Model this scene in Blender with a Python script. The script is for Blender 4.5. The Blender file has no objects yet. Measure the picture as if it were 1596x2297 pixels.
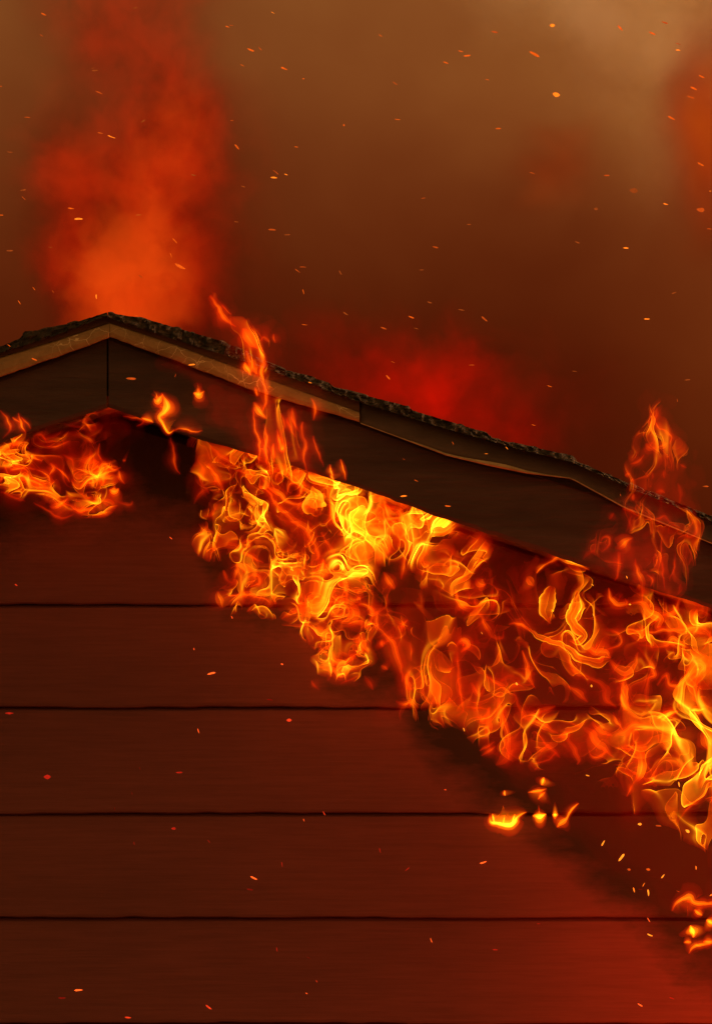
import bpy, bmesh, math, random
import numpy as np
from mathutils import Vector

# ------------------------------------------------------------------ camera
SC = bpy.context.scene
COL = SC.collection
W, H = 1596.0, 2297.0                 # units in which the layout was measured
PITCH = math.radians(8.0)
EYE = np.array([0.0, -12.0, 1.70])
FRAME_W, DIST = 2.04, 12.0 / math.cos(PITCH)
K = FRAME_W / W / DIST                # tangent per unit
PX = FRAME_W / W                      # metres per unit near the wall

cam_data = bpy.data.cameras.new('camera')
cam = bpy.data.objects.new('camera', cam_data)
COL.objects.link(cam)
cam.location = EYE
cam.rotation_euler = (math.pi / 2 + PITCH, 0, 0)
cam_data.sensor_fit = 'HORIZONTAL'
cam_data.sensor_width = 36.0
cam_data.lens = 36.0 / (FRAME_W / DIST)
cam_data.clip_end = 600.0
SC.camera = cam

# ------------------------------------------------------------------ world, sun, exposure
SUN_EL, SUN_AZ = math.radians(10.0), math.radians(80.0)
world = bpy.data.worlds.new('World')
SC.world = world
world.use_nodes = True
wn, wl = world.node_tree.nodes, world.node_tree.links
wn.clear()
sky = wn.new('ShaderNodeTexSky')
sky.sky_type = 'NISHITA'
sky.sun_disc = False
sky.sun_elevation = SUN_EL
sky.sun_rotation = SUN_AZ
sky.dust_density = 6.0
sky.air_density = 1.5
tint = wn.new('ShaderNodeMix'); tint.data_type = 'RGBA'; tint.blend_type = 'MULTIPLY'
tint.inputs[0].default_value = 1.0
tint.inputs[7].default_value = (2.35, 1.03, 0.25, 1)      # smoke pall over the whole sky
bg = wn.new('ShaderNodeBackground'); bg.inputs[1].default_value = 0.15
wo = wn.new('ShaderNodeOutputWorld')
wl.new(sky.outputs[0], tint.inputs[6]); wl.new(tint.outputs[2], bg.inputs[0]); wl.new(bg.outputs[0], wo.inputs[0])

sun_data = bpy.data.lights.new('sun', 'SUN')
sun_data.energy = 3.5
sun_data.angle = math.radians(16)
sun_data.color = (1.0, 0.66, 0.34)
sun = bpy.data.objects.new('sun', sun_data); COL.objects.link(sun)
sd = Vector((math.sin(SUN_AZ) * math.cos(SUN_EL), math.cos(SUN_AZ) * math.cos(SUN_EL), math.sin(SUN_EL)))
sun.rotation_euler = sd.to_track_quat('Z', 'Y').to_euler()

SC.view_settings.view_transform = 'Standard'
SC.view_settings.look = 'None'
SC.view_settings.exposure = 0.0
SC.view_settings.gamma = 1.0
SC.view_settings.use_curve_mapping = False
cy = SC.cycles
cy.max_bounces = 6; cy.diffuse_bounces = 2; cy.glossy_bounces = 2; cy.volume_bounces = 0
cy.transparent_max_bounces = 96
cy.sample_clamp_indirect = 4.0
cy.volume_max_steps = 256
cy.use_denoising = True
cy.use_adaptive_sampling = True; cy.adaptive_threshold = 0.02
SC.render.film_transparent = False

rng = random.Random(7)
nrng = np.random.default_rng(11)

# ------------------------------------------------------------------ measuring helpers
cp, sp = math.cos(PITCH), math.sin(PITCH)

def P(px, py, y):
    """Point of the plane at depth y seen at a measured spot."""
    u = (px - W / 2) * K; v = (H / 2 - py) * K
    d = np.array([u, cp - v * sp, sp + v * cp])
    t = (y - EYE[1]) / d[1]
    return EYE + d * t

def Q(x, y, z):
    """The reverse, for arrays."""
    dx, dy, dz = x - EYE[0], y - EYE[1], z - EYE[2]
    f = dy * cp + dz * sp
    up = -dy * sp + dz * cp
    return W / 2 + dx / f / K, H / 2 - up / f / K

# ------------------------------------------------------------------ object helpers
def mesh_obj(name, verts, faces, mat, parent=None, smooth=False, attrs=None):
    me = bpy.data.meshes.new(name)
    me.from_pydata([tuple(v) for v in verts], [], [tuple(f) for f in faces])
    if mat: me.materials.append(mat)
    if attrs:
        for k, a in attrs.items():
            at = me.attributes.new(k, 'FLOAT', 'POINT')
            at.data.foreach_set('value', np.asarray(a, dtype=np.float32))
    if smooth:
        me.polygons.foreach_set('use_smooth', [True] * len(me.polygons))
    me.update()
    o = bpy.data.objects.new(name, me); COL.objects.link(o)
    if parent: o.parent = parent
    return o

def bm_obj(name, bm, mat, parent=None, smooth=False):
    bmesh.ops.recalc_face_normals(bm, faces=bm.faces[:])
    me = bpy.data.meshes.new(name); bm.to_mesh(me); bm.free()
    if mat: me.materials.append(mat)
    if smooth: me.polygons.foreach_set('use_smooth', [True] * len(me.polygons))
    o = bpy.data.objects.new(name, me); COL.objects.link(o)
    if parent: o.parent = parent
    return o

def tag(o, label=None, cat=None, group=None, kind=None):
    if label: o['label'] = label
    if cat: o['category'] = cat
    if group: o['group'] = group
    if kind: o['kind'] = kind
    return o

def thing(name, loc, label, cat, group=None):
    o = bpy.data.objects.new(name, None); COL.objects.link(o)
    o.location = loc; o.empty_display_size = 0.1
    return tag(o, label, cat, group)

def part(o, root):
    """Parents a part built in world coordinates."""
    o.parent = root
    o.matrix_parent_inverse.identity()
    d = -Vector(root.location)
    o.data.transform(__import__('mathutils').Matrix.Translation(d))
    return o

def interp(pts, xs):
    p = sorted(pts)
    return np.interp(xs, [a for a, _ in p], [b for _, b in p])

# ------------------------------------------------------------------ noise on arrays
_tab = {}
def vnoise(x, y, z, seed=0):
    """Smooth lattice noise, about -1..1."""
    if seed not in _tab:
        _tab[seed] = (np.random.default_rng(1000 + seed).random((32, 32, 32), dtype=np.float32) * 2 - 1)
    T = _tab[seed].ravel()
    xi, yi, zi = np.floor(x), np.floor(y), np.floor(z)
    fx, fy, fz = (x - xi).astype(np.float32), (y - yi).astype(np.float32), (z - zi).astype(np.float32)
    fx = fx * fx * fx * (fx * (fx * 6 - 15) + 10); fy = fy * fy * fy * (fy * (fy * 6 - 15) + 10); fz = fz * fz * fz * (fz * (fz * 6 - 15) + 10)
    xi = xi.astype(np.int32) & 31; yi = yi.astype(np.int32) & 31; zi = zi.astype(np.int32) & 31
    x1, y1, z1 = (xi + 1) & 31, (yi + 1) & 31, (zi + 1) & 31
    a = xi * 1024; b = x1 * 1024; c = yi * 32; d = y1 * 32
    def l(p, q, t): return p + (q - p) * t
    v = l(l(l(T[a + c + zi], T[b + c + zi], fx), l(T[a + d + zi], T[b + d + zi], fx), fy),
          l(l(T[a + c + z1], T[b + c + z1], fx), l(T[a + d + z1], T[b + d + z1], fx), fy), fz)
    return v * 1.4

def n1(x, seed=0):
    x = np.asarray(x, dtype=np.float64)
    return vnoise(x, x * 0 + 0.37 + seed * 0.713, x * 0 + 0.61, seed % 7)

# ------------------------------------------------------------------ materials
def new_mat(name):
    m = bpy.data.materials.new(name); m.use_nodes = True
    nt = m.node_tree; nt.nodes.clear()
    return m, nt.nodes, nt.links

def N(nodes, typ, **kw):
    n = nodes.new(typ)
    for k, v in kw.items(): setattr(n, k, v)
    return n

def ramp(nodes, stops):
    r = nodes.new('ShaderNodeValToRGB')
    el = r.color_ramp.elements
    while len(el) < len(stops): el.new(0.5)
    for e, (p, c) in zip(el, stops):
        e.position = p; e.color = (*c, 1) if len(c) == 3 else c
    return r

def math_n(nodes, links, op, a, b=None, c=None, clamp=False):
    n = nodes.new('ShaderNodeMath'); n.operation = op; n.use_clamp = clamp
    for i, v in enumerate((a, b, c)):
        if v is None: continue
        if isinstance(v, (int, float)): n.inputs[i].default_value = v
        else: links.new(v, n.inputs[i])
    return n.outputs[0]

def surface_mat(name, stops, scale=(6, 6, 6), detail=6, rough=0.8, bump=0.3, bump_scale=40.0, bump_stretch=(1, 1, 1), char=False, cracks=None, glow=None):
    """Principled surface: colour from stretched noise, fine bump; optionally soot stains (vertex attribute) and crazed paint."""
    m, nd, lk = new_mat(name)
    geo = N(nd, 'ShaderNodeNewGeometry')
    mp = N(nd, 'ShaderNodeMapping'); mp.inputs['Scale'].default_value = scale
    lk.new(geo.outputs['Position'], mp.inputs[0])
    nz = N(nd, 'ShaderNodeTexNoise'); nz.inputs['Scale'].default_value = 1.0; nz.inputs['Detail'].default_value = detail; nz.inputs['Roughness'].default_value = 0.62
    lk.new(mp.outputs[0], nz.inputs['Vector'])
    cr = ramp(nd, stops); lk.new(nz.outputs[0], cr.inputs[0])
    col = cr.outputs[0]
    mp2 = N(nd, 'ShaderNodeMapping'); mp2.inputs['Scale'].default_value = tuple(bump_scale * s for s in bump_stretch)
    lk.new(geo.outputs['Position'], mp2.inputs[0])
    nb = N(nd, 'ShaderNodeTexNoise'); nb.inputs['Scale'].default_value = 1.0; nb.inputs['Detail'].default_value = 5; nb.inputs['Roughness'].default_value = 0.65
    lk.new(mp2.outputs[0], nb.inputs['Vector'])
    height = nb.outputs[0]
    # grain shows in the colour too
    gm = N(nd, 'ShaderNodeMix', data_type='RGBA', blend_type='MULTIPLY'); gm.inputs[0].default_value = 1.0
    gr = ramp(nd, [(0.3, (0.82, 0.82, 0.82)), (0.62, (1.04, 1.04, 1.04))]); lk.new(height, gr.inputs[0])
    lk.new(col, gm.inputs[6]); lk.new(gr.outputs[0], gm.inputs[7]); col = gm.outputs[2]
    pb = N(nd, 'ShaderNodeBsdfPrincipled')
    if char:
        at = N(nd, 'ShaderNodeAttribute', attribute_name='soot')
        mp3 = N(nd, 'ShaderNodeMapping'); mp3.inputs['Scale'].default_value = (4.0, 4.0, 11.0)
        lk.new(geo.outputs['Position'], mp3.inputs[0])
        ns = N(nd, 'ShaderNodeTexNoise'); ns.inputs['Scale'].default_value = 1.0; ns.inputs['Detail'].default_value = 8; ns.inputs['Roughness'].default_value = 0.7
        lk.new(mp3.outputs[0], ns.inputs['Vector'])
        s = math_n(nd, lk, 'MULTIPLY_ADD', ns.outputs[0], 2.6, -1.3)
        s = math_n(nd, lk, 'ADD', at.outputs['Fac'], s)
        sr = ramp(nd, [(0.22, (0, 0, 0)), (0.80, (1, 1, 1))]); 
        s2 = math_n(nd, lk, 'MULTIPLY_ADD', s, 0.5, 0.5)
        lk.new(s2, sr.inputs[0])
        cm = N(nd, 'ShaderNodeMix', data_type='RGBA'); lk.new(sr.outputs[0], cm.inputs[0])
        lk.new(col, cm.inputs[6]); cm.inputs[7].default_value = (0.014, 0.009, 0.011, 1)
        col = cm.outputs[2]
    if cracks:
        sc, ccol = cracks
        wv = N(nd, 'ShaderNodeTexNoise'); wv.inputs['Scale'].default_value = 14; wv.inputs['Detail'].default_value = 4
        lk.new(geo.outputs['Position'], wv.inputs['Vector'])
        va = N(nd, 'ShaderNodeVectorMath', operation='SCALE'); va.inputs['Scale'].default_value = 0.055
        lk.new(wv.outputs['Color'], va.inputs[0])
        vb = N(nd, 'ShaderNodeVectorMath', operation='ADD'); lk.new(geo.outputs['Position'], vb.inputs[0]); lk.new(va.outputs[0], vb.inputs[1])
        vo = N(nd, 'ShaderNodeTexVoronoi', feature='DISTANCE_TO_EDGE'); vo.inputs['Scale'].default_value = sc
        lk.new(vb.outputs[0], vo.inputs['Vector'])
        vr = ramp(nd, [(0.0, (1, 1, 1)), (0.022, (0, 0, 0))]); lk.new(vo.outputs['Distance'], vr.inputs[0])
        pn = N(nd, 'ShaderNodeTexNoise'); pn.inputs['Scale'].default_value = 7; pn.inputs['Detail'].default_value = 3
        lk.new(geo.outputs['Position'], pn.inputs['Vector'])
        pr = ramp(nd, [(0.46, (0, 0, 0)), (0.62, (1, 1, 1))]); lk.new(pn.outputs[0], pr.inputs[0])
        fac = math_n(nd, lk, 'MULTIPLY', vr.outputs[0], pr.outputs[0])
        cm = N(nd, 'ShaderNodeMix', data_type='RGBA'); lk.new(fac, cm.inputs[0])
        lk.new(col, cm.inputs[6]); cm.inputs[7].default_value = (*ccol, 1)
        col = cm.outputs[2]
    lk.new(col, pb.inputs['Base Color'])
    pb.inputs['Roughness'].default_value = rough
    pb.inputs['Specular IOR Level'].default_value = 0.3
    bp = N(nd, 'ShaderNodeBump'); bp.inputs['Strength'].default_value = bump; bp.inputs['Distance'].default_value = 0.01
    lk.new(height, bp.inputs['Height']); lk.new(bp.outputs[0], pb.inputs['Normal'])
    out = N(nd, 'ShaderNodeOutputMaterial')
    lk.new(pb.outputs[0], out.inputs[0])
    return m

M_SIDING = surface_mat('painted_siding', [(0.3, (0.105, 0.032, 0.040)), (0.7, (0.138, 0.042, 0.050))], scale=(1.2, 1.2, 3), rough=0.75, bump=0.12, bump_scale=34, bump_stretch=(0.16, 1, 3.6), char=True)
M_CHAR = surface_mat('scorched_timber', [(0.3, (0.038, 0.020, 0.026)), (0.7, (0.072, 0.039, 0.048))], scale=(2, 2, 14), rough=0.7, bump=0.5, bump_scale=30, bump_stretch=(0.25, 1, 2.4))
M_COAL = surface_mat('burnt_shingle', [(0.3, (0.010, 0.008, 0.008)), (0.72, (0.036, 0.025, 0.023))], scale=(26, 26, 40), rough=0.9, bump=0.5, bump_scale=60)
M_TRIM = surface_mat('crazed_trim_paint', [(0.28, (0.16, 0.088, 0.050)), (0.5, (0.27, 0.16, 0.092)), (0.72, (0.36, 0.22, 0.125))], scale=(5, 5, 14), rough=0.6, bump=0.25, bump_scale=50, cracks=(24, (0.75, 0.58, 0.42)))
M_BAND = surface_mat('sooty_red_board', [(0.3, (0.095, 0.040, 0.030)), (0.7, (0.15, 0.062, 0.046))], scale=(3, 3, 14), rough=0.75, bump=0.4, bump_scale=36, bump_stretch=(0.3, 1, 2))
M_METAL = surface_mat('sooty_metal', [(0.3, (0.060, 0.031, 0.032)), (0.7, (0.095, 0.052, 0.052))], scale=(3, 3, 10), rough=0.5, bump=0.3, bump_scale=30, bump_stretch=(0.4, 1, 1))
M_LIP_HIGHLIGHT = surface_mat('metal_lip_highlight', [(0.3, (0.20, 0.14, 0.09)), (0.7, (0.50, 0.38, 0.26))], scale=(5, 5, 5), rough=0.4, bump=0.2, bump_scale=40)  # highlight along the rolled edge, put into the base colour
M_SOFFIT = surface_mat('scorched_soffit', [(0.3, (0.02, 0.016, 0.015)), (0.7, (0.05, 0.035, 0.03))], scale=(3, 10, 3), rough=0.9, bump=0.4)
M_GROUND = surface_mat('dry_ground', [(0.3, (0.10, 0.075, 0.05)), (0.7, (0.17, 0.13, 0.08))], scale=(2, 2, 2), rough=0.95, bump=0.6, bump_scale=14)
M_CONC = surface_mat('concrete', [(0.3, (0.22, 0.21, 0.19)), (0.7, (0.32, 0.3, 0.28))], scale=(4, 4, 4), rough=0.9)

# ------------------------------------------------------------------ layout lines (measured along the gable)
YF = -0.34                 # front of the rake boards
YW = 0.0                   # wall
X_RIDGE = P(242, 900, YF)[0]
def ext(pts):              # carry a line on past both frame edges at its end slopes
    pts = sorted(pts)
    (x0, y0), (x1, y1) = pts[0], pts[1]; (x2, y2), (x3, y3) = pts[-2], pts[-1]
    a = [(x0 - 2400, y0 - 2400 * (y1 - y0) / (x1 - x0))] if x0 < 240 else []
    b = [(x3 + 900, y3 + 900 * (y3 - y2) / (x3 - x2))] if x3 > 1500 else []
    return a + pts + b

F_LOW_R = ext([(242, 912), (350, 951), (450, 986), (640, 1040), (770, 1082), (985, 1160), (1170, 1222), (1300, 1266), (1596, 1366)])
F_TOP_R = ext([(242, 752), (400, 812), (560, 876), (700, 918), (808, 948), (1000, 1018), (1180, 1060), (1280, 1072), (1400, 1136), (1596, 1216)])
F_LOW_L = ext([(0, 994), (50, 974), (100, 958), (170, 936), (242, 912)])
F_TOP_L = ext([(0, 848), (120, 806), (242, 752)])
T_LOW_R = [(246, 757), (400, 812), (560, 874), (700, 916), (806, 946)]
T_TOP_R = [(246, 724), (400, 776), (560, 836), (700, 886), (806, 925)]
T_LOW_L = ext([(0, 846), (120, 804), (246, 757)])
T_TOP_L = ext([(0, 802), (120, 766), (246, 724)])
B_TOP_R = [(242, 706), (400, 756), (560, 806), (700, 858), (806, 894)]
B_TOP_L = ext([(0, 788), (120, 752), (242, 706)])
S_TOP_R = [(240, 700), (330, 716), (500, 766), (640, 830), (738, 858), (748, 869), (914, 911), (926, 921), (1092, 971), (1104, 984), (1284, 1022), (1296, 1036), (1410, 1084), (1596, 1158), (2496, 1480)]
S_LOW_R = ext([(240, 712), (400, 764), (560, 814), (806, 902), (1000, 962), (1180, 1012), (1280, 1036), (1410, 1094), (1596, 1170)])
S_TOP_L = ext([(0, 778), (46, 758), (54, 746), (150, 728), (200, 713), (240, 700)])
S_LOW_L = ext([(0, 792), (120, 754), (240, 708)])
G_TOP_R = ext([(808, 898), (1000, 956), (1180, 1006), (1280, 1030), (1400, 1084), (1596, 1160)])   # metal drip edge
G_LOW_R = ext([(808, 950), (900, 984), (1000, 1022), (1100, 1046), (1180, 1062), (1280, 1074), (1400, 1140), (1596, 1220)])

def strip(name, top, low, x0, x1, y_front, y_back, mat, root, step=14, rough_low=0.0, rough_top=0.0, bulge=0.0, seed=0, label=None, rows=3, ends=(0, 0), wob=0.0):
    """A board that follows two measured lines, with real thickness, softened edges and a little unevenness."""
    xs = np.arange(x0, x1 + 0.01, step); xs = np.append(xs[xs < x1 - 2], x1)
    yt, yl = interp(top, xs), interp(low, xs)
    yt = yt + rough_top * (n1(xs * 0.045, seed + 1) + 0.7 * n1(xs * 0.15, seed + 2))
    yl = yl + rough_low * (n1(xs * 0.045, seed + 3) + 0.7 * n1(xs * 0.15, seed + 4))
    V, F = [], []
    prof = []          # (fraction down, depth) round the section
    e = min(0.006, (y_back - y_front) * 0.3)
    for r in range(rows + 1):
        t = r / rows
        prof.append((t, y_front - bulge * math.sin(math.pi * t)))
    prof[0] = (0.02, y_front + e * 0.6); prof.insert(1, (0.06, y_front - bulge * 0.2))
    prof[-1] = (0.98, y_front + e * 0.6); prof.insert(-1, (0.94, y_front - bulge * 0.2))
    prof += [(1.0, y_front + e), (1.0, y_back), (0.0, y_back), (0.0, y_front + e)]
    m = len(prof)
    for i, x in enumerate(xs):
        dy = wob * float(n1(x * 0.02, seed + 5))
        for t, y in prof:
            V.append(P(x, yt[i] + (yl[i] - yt[i]) * t, y + dy))
    n = len(xs)
    for i in range(n - 1):
        for j in range(m):
            a = i * m + j; b = i * m + (j + 1) % m
            F.append((a, b, b + m, a + m))
    F.append(tuple(range(m))[::-1]); F.append(tuple((n - 1) * m + j for j in range(m)))
    bm = bmesh.new()
    vs = [bm.verts.new(v) for v in V]
    for f in F: bm.faces.new([vs[k] for k in f])
    o = bm_obj(name, bm, mat)
    part(o, root)
    if label: o['label'] = label
    return o

# ------------------------------------------------------------------ ground
g = mesh_obj('ground', [(-300, -300, 0), (300, -300, 0), (300, 300, 0), (-300, 300, 0)], [(0, 1, 2, 3)], M_GROUND)
tag(g, 'dry bare ground round the burning house', kind='structure')

# ------------------------------------------------------------------ the house
house = thing('burning_house', (X_RIDGE, 0.0, 0.0), 'burning wooden house with wide lap siding and a low gable roof', 'house')
XL, XR = X_RIDGE - 2.95, X_RIDGE + 2.95
ridge_low = P(242, 912, YF)
SL = (P(1596, 1366, YF)[2] - ridge_low[2]) / (P(1596, 1366, YF)[0] - ridge_low[0])     # slope right (negative)
def z_under(x): return ridge_low[2] + SL * abs(x - X_RIDGE) + 0.004     # underside of the rake

# soot line across the siding (dark above and to the right of it)
SOOT = [(-2000, 2400), (-300, 1250), (0, 1208), (150, 1166), (300, 1150), (430, 1180), (490, 1330), (560, 1372), (690, 1410), (720, 1500), (850, 1556), (900, 1592), (960, 1690), (1080, 1806), (1180, 1856), (1330, 1990), (1440, 2066), (1510, 2150), (1596, 2210), (2600, 2900)]
def soot_value(x, y, z):
    qx, qy = Q(x, y, z)
    d = (interp(SOOT, qx) - qy) / 95.0
    wall = 0.0
    return np.clip(d, -2.5, 2.5)

lines = [-420, -180, 40, 268, 495, 722, 949, 1357, 1587, 1825, 2060, 2296, 2534, 2775, 3018, 3262]
bz = [P(0, l, YW)[2] for l in lines if l > 900]
bz = [b for b in bz if b > 0.32]
tops = [None] + bz[:-1]
z_top_wall = z_under(X_RIDGE) + 0.02
for k, zb in enumerate(bz):
    zt = (bz[k - 1] + 0.004) if k else z_top_wall
    xs = np.arange(XL + 0.12, XR - 0.12 + 0.001, 0.02)
    # clip the board under the rake
    V, F, rowsn = [], [], 14
    wave = 0.0034 * n1(xs * 3.0, 20 + k) + 0.0020 * n1(xs * 19.0, 40 + k)
    zc = np.array([z_under(x) + 0.03 for x in xs])
    keep = zc > zb + 0.02
    xs, wave, zc = xs[keep], wave[keep], zc[keep]
    bump_ = 0.0025 * n1(xs * 2.3, 60 + k)
    prof = [(0.0, 0.014), (0.0, -0.010), (0.008, -0.0145), (0.03, -0.016)] + [(t, -0.016 + 0.012 * t) for t in np.linspace(0.08, 0.955, rowsn)] + [(0.98, 0.004), (1.0, 0.012)]
    m = len(prof)
    for i, x in enumerate(xs):
        z1 = min(zt, zc[i]); z0 = zb + wave[i]
        for t, y in prof:
            V.append((x, y + (bump_[i] * (1 - t) if y < 0 else 0), z0 + (z1 - z0) * t))
    for i in range(len(xs) - 1):
        for j in range(m - 1):
            a = i * m + j
            F.append((a, a + m, a + m + 1, a + 1))
    Va = np.array(V)
    o = mesh_obj('siding_board', V, F, M_SIDING, attrs={'soot': soot_value(Va[:, 0], Va[:, 1], Va[:, 2])})
    o.data.polygons.foreach_set('use_smooth', [False] * len(o.data.polygons))
    part(o, house)

def boxm(name, x0, x1, y0, y1, z0, z1, mat, root):
    V = [(x, y, z) for x in (x0, x1) for y in (y0, y1) for z in (z0, z1)]
    F = [(0, 1, 3, 2), (4, 6, 7, 5), (0, 4, 5, 1), (2, 3, 7, 6), (0, 2, 6, 4), (1, 5, 7, 3)]
    return part(mesh_obj(name, V, F, mat), root)
boxm('foundation', XL + 0.1, XR - 0.1, 0.0, 5.0, 0.0, 0.33, M_CONC, house)
# side walls and wall core behind the boards
for xa in (XL + 0.12, XR - 0.22):
    boxm('side_wall', xa, xa + 0.1, 0.02, 5.0, 0.33, z_under(XL) - 0.02, M_SIDING, house)
V = [(XL + .12, .02, .33), (XR - .12, .02, .33), (XR - .12, .02, z_under(XR - .12)), (X_RIDGE, .02, z_under(X_RIDGE)), (XL + .12, .02, z_under(XL + .12))]
V2 = [(a, .10, c) for a, b, c in V]
part(mesh_obj('wall_core', V + V2, [(0, 1, 2, 3, 4), (9, 8, 7, 6, 5)] + [(i, (i + 1) % 5, 5 + (i + 1) % 5, 5 + i) for i in range(5)], M_SOFFIT), house)

# soffit boards under the overhang, both sides
for sgn in (-1, 1):
    nb = 3
    for b in range(nb):
        ya = YF + 0.045 + b * (abs(YF) - 0.05) / nb; yb = ya + (abs(YF) - 0.05) / nb - 0.004
        xa, xb = X_RIDGE, X_RIDGE + sgn * 2.95
        V = []
        for x in (xa, xb):
            z = z_under(x) + 0.035
            V += [(x, ya, z), (x, yb, z), (x, yb, z + 0.018), (x, ya, z + 0.018)]
        part(mesh_obj('soffit_board', V, [(0, 1, 2, 3), (7, 6, 5, 4), (0, 4, 5, 1), (1, 5, 6, 2), (2, 6, 7, 3), (3, 7, 4, 0)], M_SOFFIT), house)

# rake boards (fascia)
strip('fascia_board', F_TOP_L, F_LOW_L, -2000, 239.5, YF, YF + 0.04, M_CHAR, house, rough_low=1.6, seed=3, rows=8, label='left scorched rake board, charred black along its lower edge')
strip('fascia_board', F_TOP_R, F_LOW_R, 243.5, 2450, YF, YF + 0.04, M_CHAR, house, rough_low=1.4, seed=9, rows=8, label='right scorched rake board with long checks in the wood')
# red-brown board under the shingles and pale crazed trim in front of it
strip('roof_edge_board', B_TOP_L, T_TOP_L, -2000, 242, YF - 0.020, YF + 0.03, M_BAND, house, seed=13)
strip('roof_edge_board', B_TOP_R, [(x, y + 2) for x, y in T_TOP_R], 242.6, 806, YF - 0.020, YF + 0.03, M_BAND, house, seed=14, rough_low=1.0)
strip('crown_trim', T_TOP_L, T_LOW_L, -2000, 245.5, YF - 0.030, YF - 0.002, M_TRIM, house, bulge=0.006, seed=15, rough_low=0.8, label='pale crazed trim left of the ridge')
strip('crown_trim', T_TOP_R, T_LOW_R, 246.5, 806, YF - 0.030, YF - 0.002, M_TRIM, house, bulge=0.006, seed=16, rough_low=1.2, label='pale crazed trim right of the ridge, snapped off at its lower end')

# warped metal drip edge with a rolled lip, its highlight painted as pale colour
xs = np.arange(808, 2452, 12.0)
yt, yl = interp(G_TOP_R, xs), interp(G_LOW_R, xs)
lipw = 2.0 + 9.0 * np.exp(-((xs - 1120) / 75.0) ** 2) + 3.0 * np.exp(-((xs - 980) / 60.0) ** 2) + 1.5 * np.exp(-((xs - 1400) / 160.0) ** 2)  # lip drawn broader along its painted highlight
V, F = [], []
for i, x in enumerate(xs):
    h = yl[i] - yt[i]; L = lipw[i]
    for t in np.linspace(0, 1, 7):
        V.append(P(x, yt[i] + (h - L) * t, YF - 0.012 - 0.02 * t ** 2))
m = 7
for i in range(len(xs) - 1):
    for j in range(m - 1):
        a = i * m + j; F.append((a, a + 1, a + 1 + m, a + m))
o = mesh_obj('drip_edge', V, F, M_METAL, smooth=True); part(o, house)
md = o.modifiers.new('sheet', 'SOLIDIFY'); md.thickness = 0.002
o['label'] = 'dark warped metal drip edge sagging over the right rake board'
V, F = [], []
m = 10
for i, x in enumerate(xs):
    r = lipw[i] * 0.5
    for j in range(m):
        a = 2 * math.pi * j / m
        c = P(x, yl[i] - r + r * math.cos(a) * 1.02, YF - 0.034 + r * PX * math.sin(a) * 0.9)
        V.append(c)
for i in range(len(xs) - 1):
    for j in range(m):
        a = i * m + j; b = i * m + (j + 1) % m
        F.append((a, b, b + m, a + m))
lip = mesh_obj('rolled_lip', V, F, M_LIP_HIGHLIGHT, smooth=True)
part(lip, house); lip.parent = o   # same origin offset (drip edge sits at the house origin)
lip['label'] = 'rolled metal lip with its highlight painted in pale'

# roof: deck on both slopes, and burnt shingle courses seen end-on along the rake
roof = part(mesh_obj('roof', [(X_RIDGE, YF, 0)] * 3, [], None), house)
def roof_z(px): return None
deckV, deckF = [], []
for sgn in (-1, 1):
    pts = []
    for i, t in enumerate((0.0, 1.0)):
        x = X_RIDGE + sgn * 3.0 * t
        z = P(242, 716, YF)[2] + SL * abs(x - X_RIDGE) - 0.01
        pts.append((x, z))
    b = len(deckV)
    for y in (YF - 0.01, 5.3):
        for x, z in pts:
            deckV += [(x, y, z), (x, y, z - 0.03)]
    deckF += [(b, b + 2, b + 6, b + 4), (b + 1, b + 5, b + 7, b + 3), (b, b + 1, b + 3, b + 2), (b + 4, b + 6, b + 7, b + 5), (b + 2, b + 3, b + 7, b + 6), (b, b + 4, b + 5, b + 1)]
me = bpy.data.meshes.new('roof'); me.from_pydata(deckV, [], deckF); me.materials.append(M_COAL)
roof.data = me; part(roof, house)

def shingle(px0, px1, top, low, lift, depth, seed, pieces=1):
    xs = np.linspace(px0, px1, max(4, int((px1 - px0) / 5)))
    yt, yl = interp(top, xs), interp(low, xs)
    h = np.maximum(yl - yt, 6)
    V, F = [], []
    yd = np.concatenate([np.array([0.0]), np.linspace(0.004, 0.03, 3), np.linspace(0.08, depth, 5)])
    rowsz = 6
    # front face rows then the top going back
    for i, x in enumerate(xs):
        for r in range(rowsz):
            t = 1 - r / (rowsz - 1)
            rough = 0.005 * float(vnoise(np.array([x * 0.11]), np.array([t * 2.7 + seed]), np.array([0.2]), 3)[0]) + 0.003 * float(vnoise(np.array([x * 0.35]), np.array([t * 6.1 + seed]), np.array([0.9]), 4)[0])
            V.append(P(x, yt[i] + h[i] * t + 0.7 * float(n1(x * 0.3 + r, seed % 5)), YF - 0.045 + rough + 0.012 * (1 - t)))
        base = P(x, yt[i], YF - 0.03)
        for d in yd[1:]:
            V.append((base[0], base[1] + d, base[2] + 0.004 * float(vnoise(np.array([x * 0.06]), np.array([d * 20]), np.array([seed * 1.0]), 5)[0]) - 0.0 * d))
    m = rowsz + len(yd) - 1
    for i in range(len(xs) - 1):
        for j in range(m - 1):
            a = i * m + j; F.append((a, a + m, a + m + 1, a + 1))
    F.append(tuple(range(m))); F.append(tuple((len(xs) - 1) * m + j for j in range(m))[::-1])
    o = mesh_obj('shingle', V, F, M_COAL)
    part(o, house); o.parent = roof
    return o
k = 0
edges_r = [242, 330, 436, 540, 640, 743, 920, 1098, 1290, 1412, 1596, 1780, 1960, 2140, 2320, 2450]
for a, b in zip(edges_r, edges_r[1:]):
    shingle(a, b - 0.5, S_TOP_R, S_LOW_R, 0, 1.2, k); k += 1
edges_l = [240, 150, 50, -80, -230, -400, -600, -800, -1000, -1250, -1500, -1750, -2000]
for a, b in zip(edges_l, edges_l[1:]):
    shingle(b + 0.5, a, S_TOP_L, S_LOW_L, 0, 1.2, k); k += 1

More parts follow.
